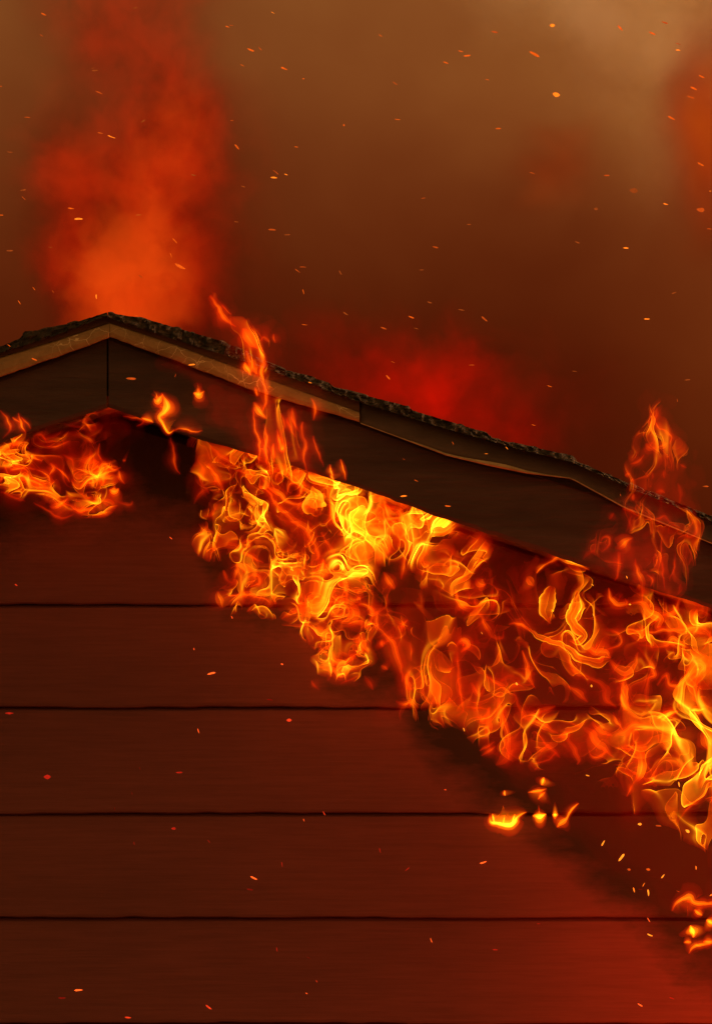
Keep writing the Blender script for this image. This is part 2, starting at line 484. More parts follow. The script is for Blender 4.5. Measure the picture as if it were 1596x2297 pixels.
# ------------------------------------------------------------------ flames: thin folded sheets of burning gas
def flame_mat():
    m, nd, lk = new_mat('burning_gas')
    geo = N(nd, 'ShaderNodeNewGeometry')
    dot = N(nd, 'ShaderNodeVectorMath', operation='DOT_PRODUCT')
    an = N(nd, 'ShaderNodeAttribute', attribute_name='sheet_normal')
    lk.new(an.outputs['Vector'], dot.inputs[0]); lk.new(geo.outputs['Incoming'], dot.inputs[1])
    c = math_n(nd, lk, 'ABSOLUTE', dot.outputs['Value'])
    c = math_n(nd, lk, 'MAXIMUM', c, 0.10)
    sheet = math_n(nd, lk, 'POWER', math_n(nd, lk, 'DIVIDE', 1.0, math_n(nd, lk, 'MAXIMUM', c, 0.27)), 1.12)     # path through a thin sheet of gas
    body = math_n(nd, lk, 'MULTIPLY', math_n(nd, lk, 'POWER', c, 1.6), 1.5)     # path through a solid strand of gas
    ah = N(nd, 'ShaderNodeAttribute', attribute_name='strand')
    mx = N(nd, 'ShaderNodeMix', data_type='FLOAT'); lk.new(ah.outputs['Fac'], mx.inputs[0]); lk.new(sheet, mx.inputs[2]); lk.new(body, mx.inputs[3])
    thick = mx.outputs[0]
    at = N(nd, 'ShaderNodeAttribute', attribute_name='burn')
    h = at.outputs['Fac']
    rp = ramp(nd, [(0.0, (1.0, 0.003, 0.0)), (0.05, (1.0, 0.04, 0.0)), (0.16, (1.0, 0.18, 0.002)), (0.4, (1.0, 0.33, 0.006)), (1.0, (1.0, 0.50, 0.015))])
    st = math_n(nd, lk, 'MULTIPLY', h, thick)
    st = math_n(nd, lk, 'MINIMUM', math_n(nd, lk, 'MULTIPLY', st, 0.46), 2.6)
    lk.new(math_n(nd, lk, 'MULTIPLY', st, 0.5), rp.inputs[0])      # thicker, hotter gas runs from red to yellow
    em = N(nd, 'ShaderNodeEmission'); lk.new(rp.outputs[0], em.inputs[0]); lk.new(st, em.inputs[1])
    tr = N(nd, 'ShaderNodeBsdfTransparent')
    ad = N(nd, 'ShaderNodeAddShader'); lk.new(em.outputs[0], ad.inputs[0]); lk.new(tr.outputs[0], ad.inputs[1])
    out = N(nd, 'ShaderNodeOutputMaterial'); lk.new(ad.outputs[0], out.inputs[0])
    return m
M_FLAME = flame_mat()
M_FLAME.cycles.emission_sampling = 'NONE'      # found by the bounces; keeps the light tree small

QS = 6.0   # step of the plan grid on which outlines are measured
def sdf(poly, gx, gy):
    """Signed distance (inside positive) to a closed outline."""
    p = np.array(poly, dtype=np.float64); q = np.roll(p, -1, axis=0)
    d = np.full(gx.shape, 1e9); ins = np.zeros(gx.shape, dtype=bool)
    for (x0, y0), (x1, y1) in zip(p, q):
        ex, ey = x1 - x0, y1 - y0
        t = np.clip(((gx - x0) * ex + (gy - y0) * ey) / (ex * ex + ey * ey + 1e-9), 0, 1)
        d = np.minimum(d, np.hypot(gx - x0 - t * ex, gy - y0 - t * ey))
        c = ((y0 > gy) != (y1 > gy)) & (gx < (x1 - x0) * (gy - y0) / (y1 - y0 + 1e-12) + x0)
        ins ^= c
    return np.where(ins, d, -d)

def lookup(G, x0, y0, qx, qy):
    fx = np.clip((qx - x0) / QS, 0, G.shape[0] - 1.001); fy = np.clip((qy - y0) / QS, 0, G.shape[1] - 1.001)
    i = fx.astype(np.int32); j = fy.astype(np.int32); a = fx - i; b = fy - j
    return (G[i, j] * (1 - a) + G[i + 1, j] * a) * (1 - b) + (G[i, j + 1] * (1 - a) + G[i + 1, j + 1] * a) * b

def isosheet(f, heat, org, h, eps, minv=260):
    """Surface f = 0 on a lattice, only where heat > eps: vertices, quads, heat."""
    nx, ny, nz = f.shape
    s = f > 0
    act = np.zeros((nx - 1, ny - 1, nz - 1), dtype=bool)
    a0 = s[:-1, :-1, :-1]
    cs = [s[i:nx - 1 + i, j:ny - 1 + j, k:nz - 1 + k] for i in (0, 1) for j in (0, 1) for k in (0, 1)]
    allv = np.logical_and.reduce(cs); anyv = np.logical_or.reduce(cs)
    act = anyv & ~allv & (heat[:-1, :-1, :-1] > eps)
    I = np.argwhere(act)
    if len(I) == 0: return None
    idx = np.full(act.shape, -1, dtype=np.int64); idx[act] = np.arange(len(I))
    ci, cj, ck = I.T
    corner = {(i, j, k): f[ci + i, cj + j, ck + k] for i in (0, 1) for j in (0, 1) for k in (0, 1)}
    acc = np.zeros((len(I), 3)); cnt = np.zeros(len(I))
    for ax in range(3):
        o1, o2 = [a for a in range(3) if a != ax]
        for b in (0, 1):
            for c in (0, 1):
                p0 = [0, 0, 0]; p0[o1] = b; p0[o2] = c; p1 = list(p0); p1[ax] = 1
                f0, f1 = corner[tuple(p0)], corner[tuple(p1)]
                x = (f0 > 0) != (f1 > 0)
                t = np.where(x, f0 / np.where(x, f0 - f1, 1), 0)
                for a in range(3):
                    acc[:, a] += np.where(x, (t if a == ax else p0[a]), 0)
                cnt += x
    V = I + acc / np.maximum(cnt, 1)[:, None]
    quads = []
    for ax in range(3):
        o1, o2 = [a for a in range(3) if a != ax]
        sl0 = [slice(1, -1)] * 3; sl1 = [slice(1, -1)] * 3
        sl0[ax] = slice(0, -1); sl1[ax] = slice(1, None)
        ch = s[tuple(sl0)] != s[tuple(sl1)]
        E = np.argwhere(ch)
        off = np.array([1, 1, 1]); off[ax] = 0
        E = E + off
        ids = []
        for d1, d2 in ((0, 0), (1, 0), (1, 1), (0, 1)):
            c = E.copy(); c[:, o1] -= d1; c[:, o2] -= d2
            ids.append(idx[c[:, 0], c[:, 1], c[:, 2]])
        qd = np.stack(ids, 1)
        qd = qd[(qd >= 0).all(1)]
        quads.append(qd)
    Qd = np.concatenate(quads)
    # relax
    e = np.concatenate([Qd[:, [0, 1]], Qd[:, [1, 2]], Qd[:, [2, 3]], Qd[:, [3, 0]]])
    e = np.concatenate([e, e[:, ::-1]])
    n = len(V)
    deg = np.maximum(np.bincount(e[:, 0], minlength=n), 1)
    for _ in range(4):
        L = np.stack([np.bincount(e[:, 0], weights=V[e[:, 1], a], minlength=n) for a in range(3)], 1) / deg[:, None]
        has = np.bincount(e[:, 0], minlength=n) > 0
        V = np.where(has[:, None], 0.45 * V + 0.55 * L, V)
    hv = heat[ci, cj, ck]
    for _ in range(2):
        L = np.bincount(e[:, 0], weights=hv[e[:, 1]], minlength=n) / deg
        hv = 0.5 * hv + 0.5 * L
    # drop stray droplets
    lab = np.arange(n)
    for _ in range(60):
        l2 = lab.copy(); np.minimum.at(l2, e[:, 0], lab[e[:, 1]]); l2 = l2[l2]; l2 = l2[l2]
        if (l2 == lab).all(): break
        lab = l2
    big = np.bincount(lab, minlength=n)[lab] >= minv
    Qd = Qd[big[Qd[:, 0]]]
    if len(Qd) == 0: return None
    used = np.zeros(n, dtype=bool); used[Qd.ravel()] = True
    re = np.cumsum(used) - 1
    V = V[used]
    Vc = np.clip(V, 1.01, np.array(f.shape) - 2.02)
    b = np.floor(Vc).astype(np.int64); t = Vc - b
    def at(di, dj, dk): return f[b[:, 0] + di, b[:, 1] + dj, b[:, 2] + dk]
    Nn = np.zeros((len(V), 3))
    for i in (0, 1):
        for j in (0, 1):
            for k in (0, 1):
                w = (t[:, 0] if i else 1 - t[:, 0]) * (t[:, 1] if j else 1 - t[:, 1]) * (t[:, 2] if k else 1 - t[:, 2])
                Nn[:, 0] += w * (at(i + 1, j, k) - at(i - 1, j, k)); Nn[:, 1] += w * (at(i, j + 1, k) - at(i, j - 1, k)); Nn[:, 2] += w * (at(i, j, k + 1) - at(i, j, k - 1))
    Nn /= np.linalg.norm(Nn, axis=1)[:, None] + 1e-9
    return (np.array(org) + V * h), re[Qd], hv[used], Nn

def fast_mesh(name, V, Qd, mat, attrs):
    me = bpy.data.meshes.new(name)
    me.vertices.add(len(V)); me.vertices.foreach_set('co', np.asarray(V, dtype=np.float32).ravel())
    k = Qd.shape[1]
    me.loops.add(Qd.size); me.loops.foreach_set('vertex_index', Qd.ravel().astype(np.int32))
    me.polygons.add(len(Qd)); me.polygons.foreach_set('loop_start', np.arange(0, Qd.size, k, dtype=np.int32))
    me.polygons.foreach_set('use_smooth', np.ones(len(Qd), dtype=bool))
    for a, v in attrs.items():
        v = np.asarray(v, dtype=np.float32)
        if v.ndim == 2: me.attributes.new(a, 'FLOAT_VECTOR', 'POINT').data.foreach_set('vector', v.ravel())
        else: me.attributes.new(a, 'FLOAT', 'POINT').data.foreach_set('value', v)
    me.materials.append(mat)
    me.update(calc_edges=True); me.validate()
    o = bpy.data.objects.new(name, me); COL.objects.link(o)
    return o

def flame_body(poly, y0, y1, h, freq, stretch, warp, wfreq, seed, base, hot, edge=30, eps=0.012, drift=(0, 0), levels=((0.0, 1.0), (0.34, 0.6)), ragged=0.6, patch=1.0, front=None):
    """Flame filling an outline between two depths. freq: sheets per metre; stretch: (along x, along z) divisors; hot: (px, py, radius, gain)."""
    p = np.array(poly); m = 40
    ax0, ay0 = p.min(0) - m; ax1, ay1 = p.max(0) + m
    gx, gy = np.meshgrid(np.arange(ax0, ax1 + QS, QS), np.arange(ay0, ay1 + QS, QS), indexing='ij')
    S = sdf(poly, gx, gy)
    Hm = np.full(gx.shape, base)
    for hx, hy, r, g in hot:
        Hm = Hm + g * np.exp(-((gx - hx) ** 2 + (gy - hy) ** 2) / (r * r))
    ym = 0.5 * (y0 + y1)
    c0 = P(ax0, ay1, ym); c1 = P(ax1, ay0, ym)
    X = np.arange(c0[0], c1[0], h, dtype=np.float32); Z = np.arange(c0[2], c1[2], h, dtype=np.float32); Y = np.arange(y0, y1, h, dtype=np.float32)
    x, y, z = np.meshgrid(X, Y, Z, indexing='ij')
    # plan lookups at mid depth are close enough in a shallow body
    xx, zz = x[:, 0, :], z[:, 0, :]
    qx, qy = Q(xx, np.full_like(xx, ym), zz)
    qx3 = np.broadcast_to(qx[:, None, :], x.shape).ravel(); qy3 = np.broadcast_to(qy[:, None, :], x.shape).ravel()
    H2 = lookup(Hm, ax0, ay0, qx, qy).astype(np.float32)[:, None, :]
    u, w, v = x.ravel(), y.ravel(), z.ravel()
    o = seed * 3.17
    wx = vnoise(u * wfreq + o, w * wfreq, v * wfreq, seed) + 0.5 * vnoise(u * wfreq * 2.1 + 5, w * wfreq * 2.1 + o, v * wfreq * 2.1, seed + 1)
    wz = vnoise(u * wfreq + 9, w * wfreq + o, v * wfreq, seed + 2) + 0.5 * vnoise(u * wfreq * 2.1, w * wfreq * 2.1, v * wfreq * 2.1 + o, seed + 3)
    wy = vnoise(u * wfreq, w * wfreq + 3, v * wfreq + o, seed + 4)
    uu = u + warp * wx; vv = v + warp * wz; ww = w + warp * 0.7 * wy
    uu = uu + drift[0] * vv; vv2 = vv + drift[1] * uu
    f = vnoise(uu * freq / stretch[0], ww * freq * 0.8, vv2 * freq / stretch[1], seed + 5)
    f = f + 0.42 * vnoise(uu * freq * 2.1 / stretch[0] + 3, ww * freq * 1.7, vv2 * freq * 2.1 / stretch[1], seed + 6)
    f = f.reshape(x.shape)
    n2 = vnoise(uu * freq * 0.8 / stretch[0] + 7, ww * freq * 0.5 + 2, vv2 * freq * 0.8 / stretch[1], seed + 7).reshape(x.shape)
    S2 = lookup(S, ax0, ay0, qx3 + (wx * ragged * 34).astype(np.float64), qy3 + (wz * ragged * 34)).astype(np.float32).reshape(x.shape)
    n3 = vnoise(u * 3.1 + 1, w * 3 + 8, v * 3.1 + o, seed + 8).reshape(x.shape)
    d = S2 / edge + 0.5 * ragged * n2 + 0.35
    env = np.clip(d, 0, 1) ** 1.5
    dep = (y - y0) / (y1 - y0)
    env = env * np.clip(np.minimum(dep, 1 - dep) * 5, 0, 1)
    n4 = vnoise(uu * freq * 2.6 / stretch[0] + 2, ww * freq * 1.2 + 5, vv2 * freq * 1.6 / stretch[1], seed + 9).reshape(x.shape)
    heat = H2 * env * np.clip(0.56 + patch * (0.75 * n2 + 0.55 * n3 + 0.5 * n4), 0.0, 2.4) ** 1.6
    heat = np.maximum(heat - 0.03, 0).astype(np.float32)
    out = []
    for lv, gain in levels:
        r = isosheet(f - np.float32(lv), heat * np.float32(gain), (X[0], Y[0], Z[0]), h, eps)
        if r is not None: out.append(r)
    return out

def make_flame(bodies, label, group='flames on the burning house', name='flame'):
    V, F, Hh, Nn, st, b = [], [], [], [], [], 0
    for r in [s for body in bodies for s in body]:
        v, q, hh, nn = r[:4]
        st.append(r[4] if len(r) > 4 else np.zeros(len(v)))
        V.append(v); F.append(q + b); Hh.append(hh); Nn.append(nn); b += len(v)
    Nn = np.concatenate(Nn)
    V = np.concatenate(V); F = np.concatenate(F); Hh = np.concatenate(Hh)
    base = np.array([V[:, 0].mean(), V[:, 1].mean(), V[:, 2].min()])
    o = fast_mesh(name, V - base, F, M_FLAME, {'burn': Hh, 'sheet_normal': Nn, 'strand': np.concatenate(st)})
    o.location = base
    return tag(o, label, 'flame', group)

def gas_body(poly, y0, y1, seed, glow, h=0.012, grow=0.0, freq=4.0):
    """Dull red gas round the flames: a few nested soft lumps."""
    p = np.array(poly); m = 70
    ax0, ay0 = p.min(0) - m; ax1, ay1 = p.max(0) + m
    gx, gy = np.meshgrid(np.arange(ax0, ax1 + QS, QS), np.arange(ay0, ay1 + QS, QS), indexing='ij')
    S = sdf(poly, gx, gy)
    ym = 0.5 * (y0 + y1)
    c0 = P(ax0, ay1, ym); c1 = P(ax1, ay0, ym)
    X = np.arange(c0[0], c1[0], h, dtype=np.float32); Z = np.arange(c0[2], c1[2], h, dtype=np.float32); Y = np.arange(y0 - 2 * h, y1 + 2 * h, h * 0.8, dtype=np.float32)
    x, y, z = np.meshgrid(X, Y, Z, indexing='ij')
    qx, qy = Q(x, y, z)
    nz = vnoise(x * freq + seed, y * freq, z * freq, seed % 9) + 0.6 * vnoise(x * freq * 2.3, y * freq * 2.3 + seed, z * freq * 2.3, (seed + 1) % 9) + 0.3 * vnoise(x * freq * 5, y * freq * 5 + seed, z * freq * 5, (seed + 2) % 9)
    S3 = lookup(S, ax0, ay0, qx.ravel(), qy.ravel()).reshape(x.shape)
    d = S3 / 60.0 + grow + 0.75 * nz
    half = 0.5 * (y1 - y0)
    f = np.minimum(d, 6 * (1 - np.abs(y - ym) / half)) - 0.25 * ((y - ym) / half) ** 2
    out = []
    for lv, g in ((-0.1, 0.35), (0.25, 0.6), (0.65, 0.8), (1.15, 0.8)):
        r = isosheet((f - lv).astype(np.float32), np.full(f.shape, glow * g, dtype=np.float32), (X[0], Y[0], Z[0]), 1.0, 0.0)
        if r is None: continue
        V, q, hh, nn = r
        V = np.array([X[0], Y[0], Z[0]]) + (V - np.array([X[0], Y[0], Z[0]])) * np.array([h, h * 0.8, h])
        nn = nn / np.array([h, h * 0.8, h]); nn /= np.linalg.norm(nn, axis=1)[:, None] + 1e-9
        out.append((V, q, hh, nn, np.ones(len(V))))
    return out

A_OUT = [(450, 980), (620, 1030), (780, 1078), (985, 1150), (1085, 1185), (1095, 1230), (1060, 1300), (1085, 1345), (1040, 1372), (985, 1300), (900, 1262), (830, 1272), (815, 1330), (838, 1380), (832, 1450), (790, 1522), (735, 1505), (700, 1450), (640, 1405), (590, 1362), (500, 1352), (500, 1300), (525, 1285), (500, 1250), (445, 1232), (440, 1190), (480, 1160), (440, 1110)]
B_OUT = [(835, 1400), (890, 1290), (1000, 1250), (1060, 1240), (1200, 1262), (1310, 1290), (1420, 1305), (1596, 1362), (1850, 1440), (1850, 1850), (1596, 1770), (1500, 1740), (1430, 1780), (1400, 1720), (1300, 1705), (1180, 1725), (1090, 1700), (1040, 1630), (900, 1595), (880, 1510), (845, 1450)]
C_OUT = [(-160, 1030), (0, 985), (60, 978), (150, 955), (240, 930), (275, 960), (215, 1000), (235, 1045), (275, 1060), (285, 1100), (240, 1145), (150, 1160), (60, 1120), (0, 1098), (-160, 1100)]
D_OUT = [(572, 1045), (566, 900), (540, 800), (500, 735), (466, 662), (515, 695), (580, 705), (618, 760), (604, 800), (622, 860), (615, 890), (705, 890), (712, 960), (725, 1040), (745, 1085)]
E_OUT = [(1335, 1262), (1370, 1180), (1405, 1090), (1395, 1055), (1435, 1005), (1448, 930), (1470, 902), (1505, 960), (1515, 1000), (1555, 1050), (1570, 1180), (1535, 1310), (1500, 1335), (1410, 1312)]


def spline(pts, step=2.2):
    p = np.array(pts, dtype=np.float64)
    p = np.vstack([2 * p[0] - p[1], p, 2 * p[-1] - p[-2]])
    out = []
    for a, b, c, d in zip(p, p[1:], p[2:], p[3:]):
        n = max(2, int(np.hypot(*(c - b)[:2]) / step))
        t = np.linspace(0, 1, n, endpoint=False)[:, None]
        out.append(0.5 * (2 * b + (c - a) * t + (2 * a - 5 * b + 4 * c - d) * t ** 2 + (3 * b - a - 3 * c + d) * t ** 3))
    return np.vstack(out + [p[-2:-1]])

def tongue(pts, gain=0.8, ya=-0.24, yb=-0.06, hollow=None, veil=True, soft=0.4, core=0.9, mixv=0.75, vg=0.5, vw=1.0):
    """One tongue of flame along measured points (px, py, half width): a strand or a hollow lick, and the thin veil it drags."""
    s = spline([(a, b, c) for a, b, c in pts])
    k = rng.randint(0, 999)
    n = len(s); L = np.linspace(0, 1, n)
    arc = np.concatenate([[0], np.cumsum(np.hypot(np.diff(s[:, 0]), np.diff(s[:, 1])))])
    w = np.maximum(s[:, 2], 0.8) * (1 + 0.22 * n1(arc * 0.06, k % 7) + 0.12 * n1(arc * 0.17, (k + 3) % 7))
    taper = np.clip(np.minimum(L, 1 - L) / soft, 0, 1) ** 0.6
    w = w * (0.25 + 0.75 * taper)
    y = ya + (yb - ya) * (0.5 + 0.45 * np.clip(n1(arc * 0.006 + k * 0.37, 5), -1, 1))
    cx = s[:, 0] + 1.6 * n1(arc * 0.09, (k + 1) % 7); cyy = s[:, 1] + 1.6 * n1(arc * 0.09, (k + 2) % 7)
    C = np.stack([P(a, b, c) for a, b, c in zip(cx, cyy, y)])
    T = np.gradient(C, axis=0); T /= np.linalg.norm(T, axis=1)[:, None] + 1e-12
    yv = np.array([0, 1.0, 0])
    B = np.cross(T, yv); B /= np.linalg.norm(B, axis=1)[:, None] + 1e-12
    D = np.cross(B, T)
    hol = (s[:, 2].max() > 15) if hollow is None else hollow
    m = 14 if hol else 10
    shells = ((1.0, 0.75),) if hol else ((1.0, 0.75), (2.3, 0.28), (4.6, 0.09))
    heat = gain * (0.12 + 0.88 * taper) * np.clip(0.85 + 0.5 * n1(arc * 0.03 + k, (k + 4) % 7), 0.25, 1.5)
    res = []
    for sw, sg in shells:
        V, Nn, H_ = [], [], []
        ws = w * sw * (1 + (0.0 if sw == 1 else 0.3) * n1(arc * 0.04 + sw, (k + 5) % 7)) + (sw - 1) * 0.7
        for j in range(m):
            a = 2 * math.pi * j / m
            fl = 1 + (0.3 if hol else 0.12) * vnoise(arc * 0.03, np.full(n, 1.3 * math.cos(a) + k), np.full(n, 1.3 * math.sin(a) + sw), 3)
            ww = ws * PX * fl
            V.append(C + B * (ww * math.cos(a))[:, None] + D * (ww * 0.75 * math.sin(a))[:, None])
            Nn.append(B * math.cos(a) + D * (math.sin(a) / 0.75))
            H_.append(heat * sg * (1 if hol else core))
        V = np.stack(V, 1).reshape(-1, 3); Nn = np.stack(Nn, 1).reshape(-1, 3); Nn /= np.linalg.norm(Nn, axis=1)[:, None]
        H_ = np.stack(H_, 1).ravel()
        i = np.arange(n - 1)[:, None] * m; j = np.arange(m)[None, :]; j2 = (j + 1) % m
        F = np.stack([i + j, i + j2, i + j2 + m, i + j + m], -1).reshape(-1, 4)
        res.append((V, F, H_, Nn, np.full(len(V), 0.0 if hol else (mixv if sw == 1 else 1.0))))
    if veil:
        side = 1 if (k % 2) else -1
        r = 9
        VV, HH = [], []
        kk = np.exp(-np.linspace(-2, 2, 41) ** 2); kk /= kk.sum()
        Bs = np.stack([np.convolve(np.pad(B[:, q], 20, mode='edge'), kk, mode='valid') for q in range(3)], 1); Bs /= np.linalg.norm(Bs, axis=1)[:, None] + 1e-9
        wid = vw * (22 + 2.6 * s[:, 2]) * (0.35 + 0.65 * taper) * (1 + 0.5 * n1(arc * 0.02 + k, 2)) * PX
        for q in range(r):
            t = (q / (r - 1)) ** 2
            VV.append(C + Bs * (side * wid * t)[:, None] + np.array([0, 1.0, 0]) * (0.55 * wid * math.sqrt(t) + 0.006 * n1(arc * 0.05 + t * 2, 3))[:, None])
            HH.append(heat * vg * (1 - t) ** 1.2)
        VV = np.stack(VV, 1); HH = np.stack(HH, 1).ravel()
        du = np.gradient(VV, axis=0); dv = np.gradient(VV, axis=1)
        nn = np.cross(du, dv).reshape(-1, 3); nn /= np.linalg.norm(nn, axis=1)[:, None] + 1e-12
        i = np.arange(n - 1)[:, None] * r; j = np.arange(r - 1)[None, :]
        FF = np.stack([i + j, i + j + 1, i + j + 1 + r, i + j + r], -1).reshape(-1, 4)
        res.append((VV.reshape(-1, 3), FF, HH, nn, np.zeros(len(HH))))
    return res

def licks(data, sx, sy, k, gain=0.8, wk=1.0, **kw):
    out = []
    for row in data:
        g = gain
        if not isinstance(row[0], tuple): g, row = gain * row[0], row[1:]
        out += tongue([(sx + k * a, sy + k * b, wk * k * c) for a, b, c in row], g, **kw)
    return out

A_L = [
 [(290,1020,10),(300,1070,15),(322,1125,15)], [(325,1065,4),(400,1050,4),(480,1040,8),(540,1060,5),(590,1070,6),(622,1100,11),(590,1120,8),(550,1112,3)],
 [1.3,(690,1200,3),(760,1150,14),(850,1118,20),(950,1090,20),(1060,1092,14),(1130,1130,20),(1140,1180,24),(1090,1215,14),(1000,1190,8)],
 [(450,960,6),(510,920,7),(545,930,6),(550,980,6),(480,1000,5)], [(330,890,8),(345,930,8),(380,965,6),(410,900,8),(405,850,8)],
 [(250,830,6),(260,780,6),(330,745,10),(400,740,10),(450,780,7),(520,820,8),(580,850,5)], [(440,720,6),(480,710,6),(490,745,5),(460,760,4)],
 [(540,440,7),(560,370,5),(620,420,6),(660,480,8),(720,540,10),(790,600,11),(850,640,13),(890,720,11),(925,800,9),(880,850,6),(830,930,5)],
 [1.2,(560,300,8),(610,370,10),(680,420,9),(740,470,7),(860,480,5)], [1.3,(550,300,8),(640,262,16),(712,242,10)], [1.2,(740,335,6),(790,302,14),(832,275,8)],
 [(400,270,5),(470,280,7),(550,295,8)], [(720,420,5),(740,360,6),(790,340,6),(820,370,6),(800,420,6),(760,440,5)],
 [(880,370,10),(900,440,26),(890,500,30),(930,555,14)], [1.1,(1010,430,8),(1080,420,8),(1150,460,10),(1150,530,9),(1090,570,10),(1030,520,8),(1010,460,6)],
 [1.1,(1170,450,6),(1230,530,9),(1235,600,9),(1200,650,8),(1150,660,5)], [1.3,(960,620,8),(1050,570,10),(1150,570,13),(1240,600,9),(1350,600,7),(1460,630,6)],
 [1.1,(1280,480,7),(1340,500,8),(1420,520,10),(1460,600,14),(1480,700,24),(1510,790,20),(1550,845,6)], [(1340,560,6),(1400,600,7),(1430,630,5)],
 [1.1,(1060,640,6),(1110,700,7),(1150,790,6),(1180,830,5),(1190,870,8),(1160,890,5)], [(940,660,5),(980,740,8),(1010,800,13),(1020,880,10)],
 [(750,940,10),(800,900,7),(840,860,5)], [(920,940,10),(940,880,9),(950,820,6)], [1.2,(960,980,6),(1010,940,7),(1070,960,9),(1095,1030,8),(1100,1100,10)],
 [1.2,(920,1230,10),(930,1270,15),(955,1290,7)], [(830,1190,4),(870,1250,5),(930,1290,6),(1000,1320,8),(980,1380,6),(960,1340,4)],
 [(920,1350,4),(950,1400,6),(1010,1450,10),(1080,1470,10),(1150,1420,9),(1195,1390,5)], [1.4,(1170,1290,8),(1182,1350,16),(1240,1415,3)],
 [1.1,(910,1450,4),(930,1500,8),(1000,1510,8),(1070,1550,9),(1100,1500,6)], [(1320,900,5),(1350,950,10),(1378,990,12),(1390,1012,3)], [0.8,(1430,950,5),(1445,880,7),(1450,780,5)],
 [1.1,(1350,1040,6),(1345,1110,6),(1290,1160,9),(1275,1220,8),(1320,1280,7),(1380,1350,13),(1410,1430,15),(1440,1540,8),(1440,1590,3)],
 [1.2,(1500,1490,6),(1470,1570,8),(1490,1625,11),(1522,1632,3)], [(1440,1280,6),(1440,1240,9),(1475,1200,5)], [(1310,1320,5),(1316,1362,9),(1325,1372,4)], [(1310,1490,8),(1335,1505,7),(1350,1520,3)],
 [(1495,1330,4),(1498,1460,4)], [(1130,1120,6),(1200,1110,6),(1250,1150,7),(1240,1220,7),(1180,1250,9)], [0.9,(1400,1710,8),(1450,1730,8),(1490,1715,6),(1492,1752,3)],
 [1.2,(880,370,8),(930,330,15),(985,320,9)], [0.5,(870,1580,3),(900,1620,5),(930,1640,3)], [0.5,(1050,1600,3),(1120,1570,4),(1180,1545,3)], [0.5,(1200,1550,6),(1240,1600,8),(1260,1640,4)],
 [0.4,(160,200,4),(200,260,7),(190,330,6),(240,420,6)], [0.5,(140,480,4),(200,400,8),(260,380,10)], [0.45,(150,690,8),(200,640,10),(230,610,5)], [0.45,(190,560,5),(250,540,9),(290,480,6)],
 [0.9,(1190,980,5),(1200,1000,6),(1222,985,3)], [0.9,(1170,1060,5),(1178,1078,5),(1165,1050,3)], [(1270,470,8),(1330,440,10),(1420,470,12),(1500,520,8)], [1.1,(1150,640,8),(1250,700,9),(1330,740,10),(1410,810,6)],
 [0.9,(980,480,8),(1010,540,9),(960,610,9)], [0.9,(240,110,5),(280,160,8),(350,210,7),(430,250,6)], [0.9,(230,230,7),(290,330,10),(330,400,8)], [0.8,(400,140,7),(470,150,6),(510,210,5)],
]
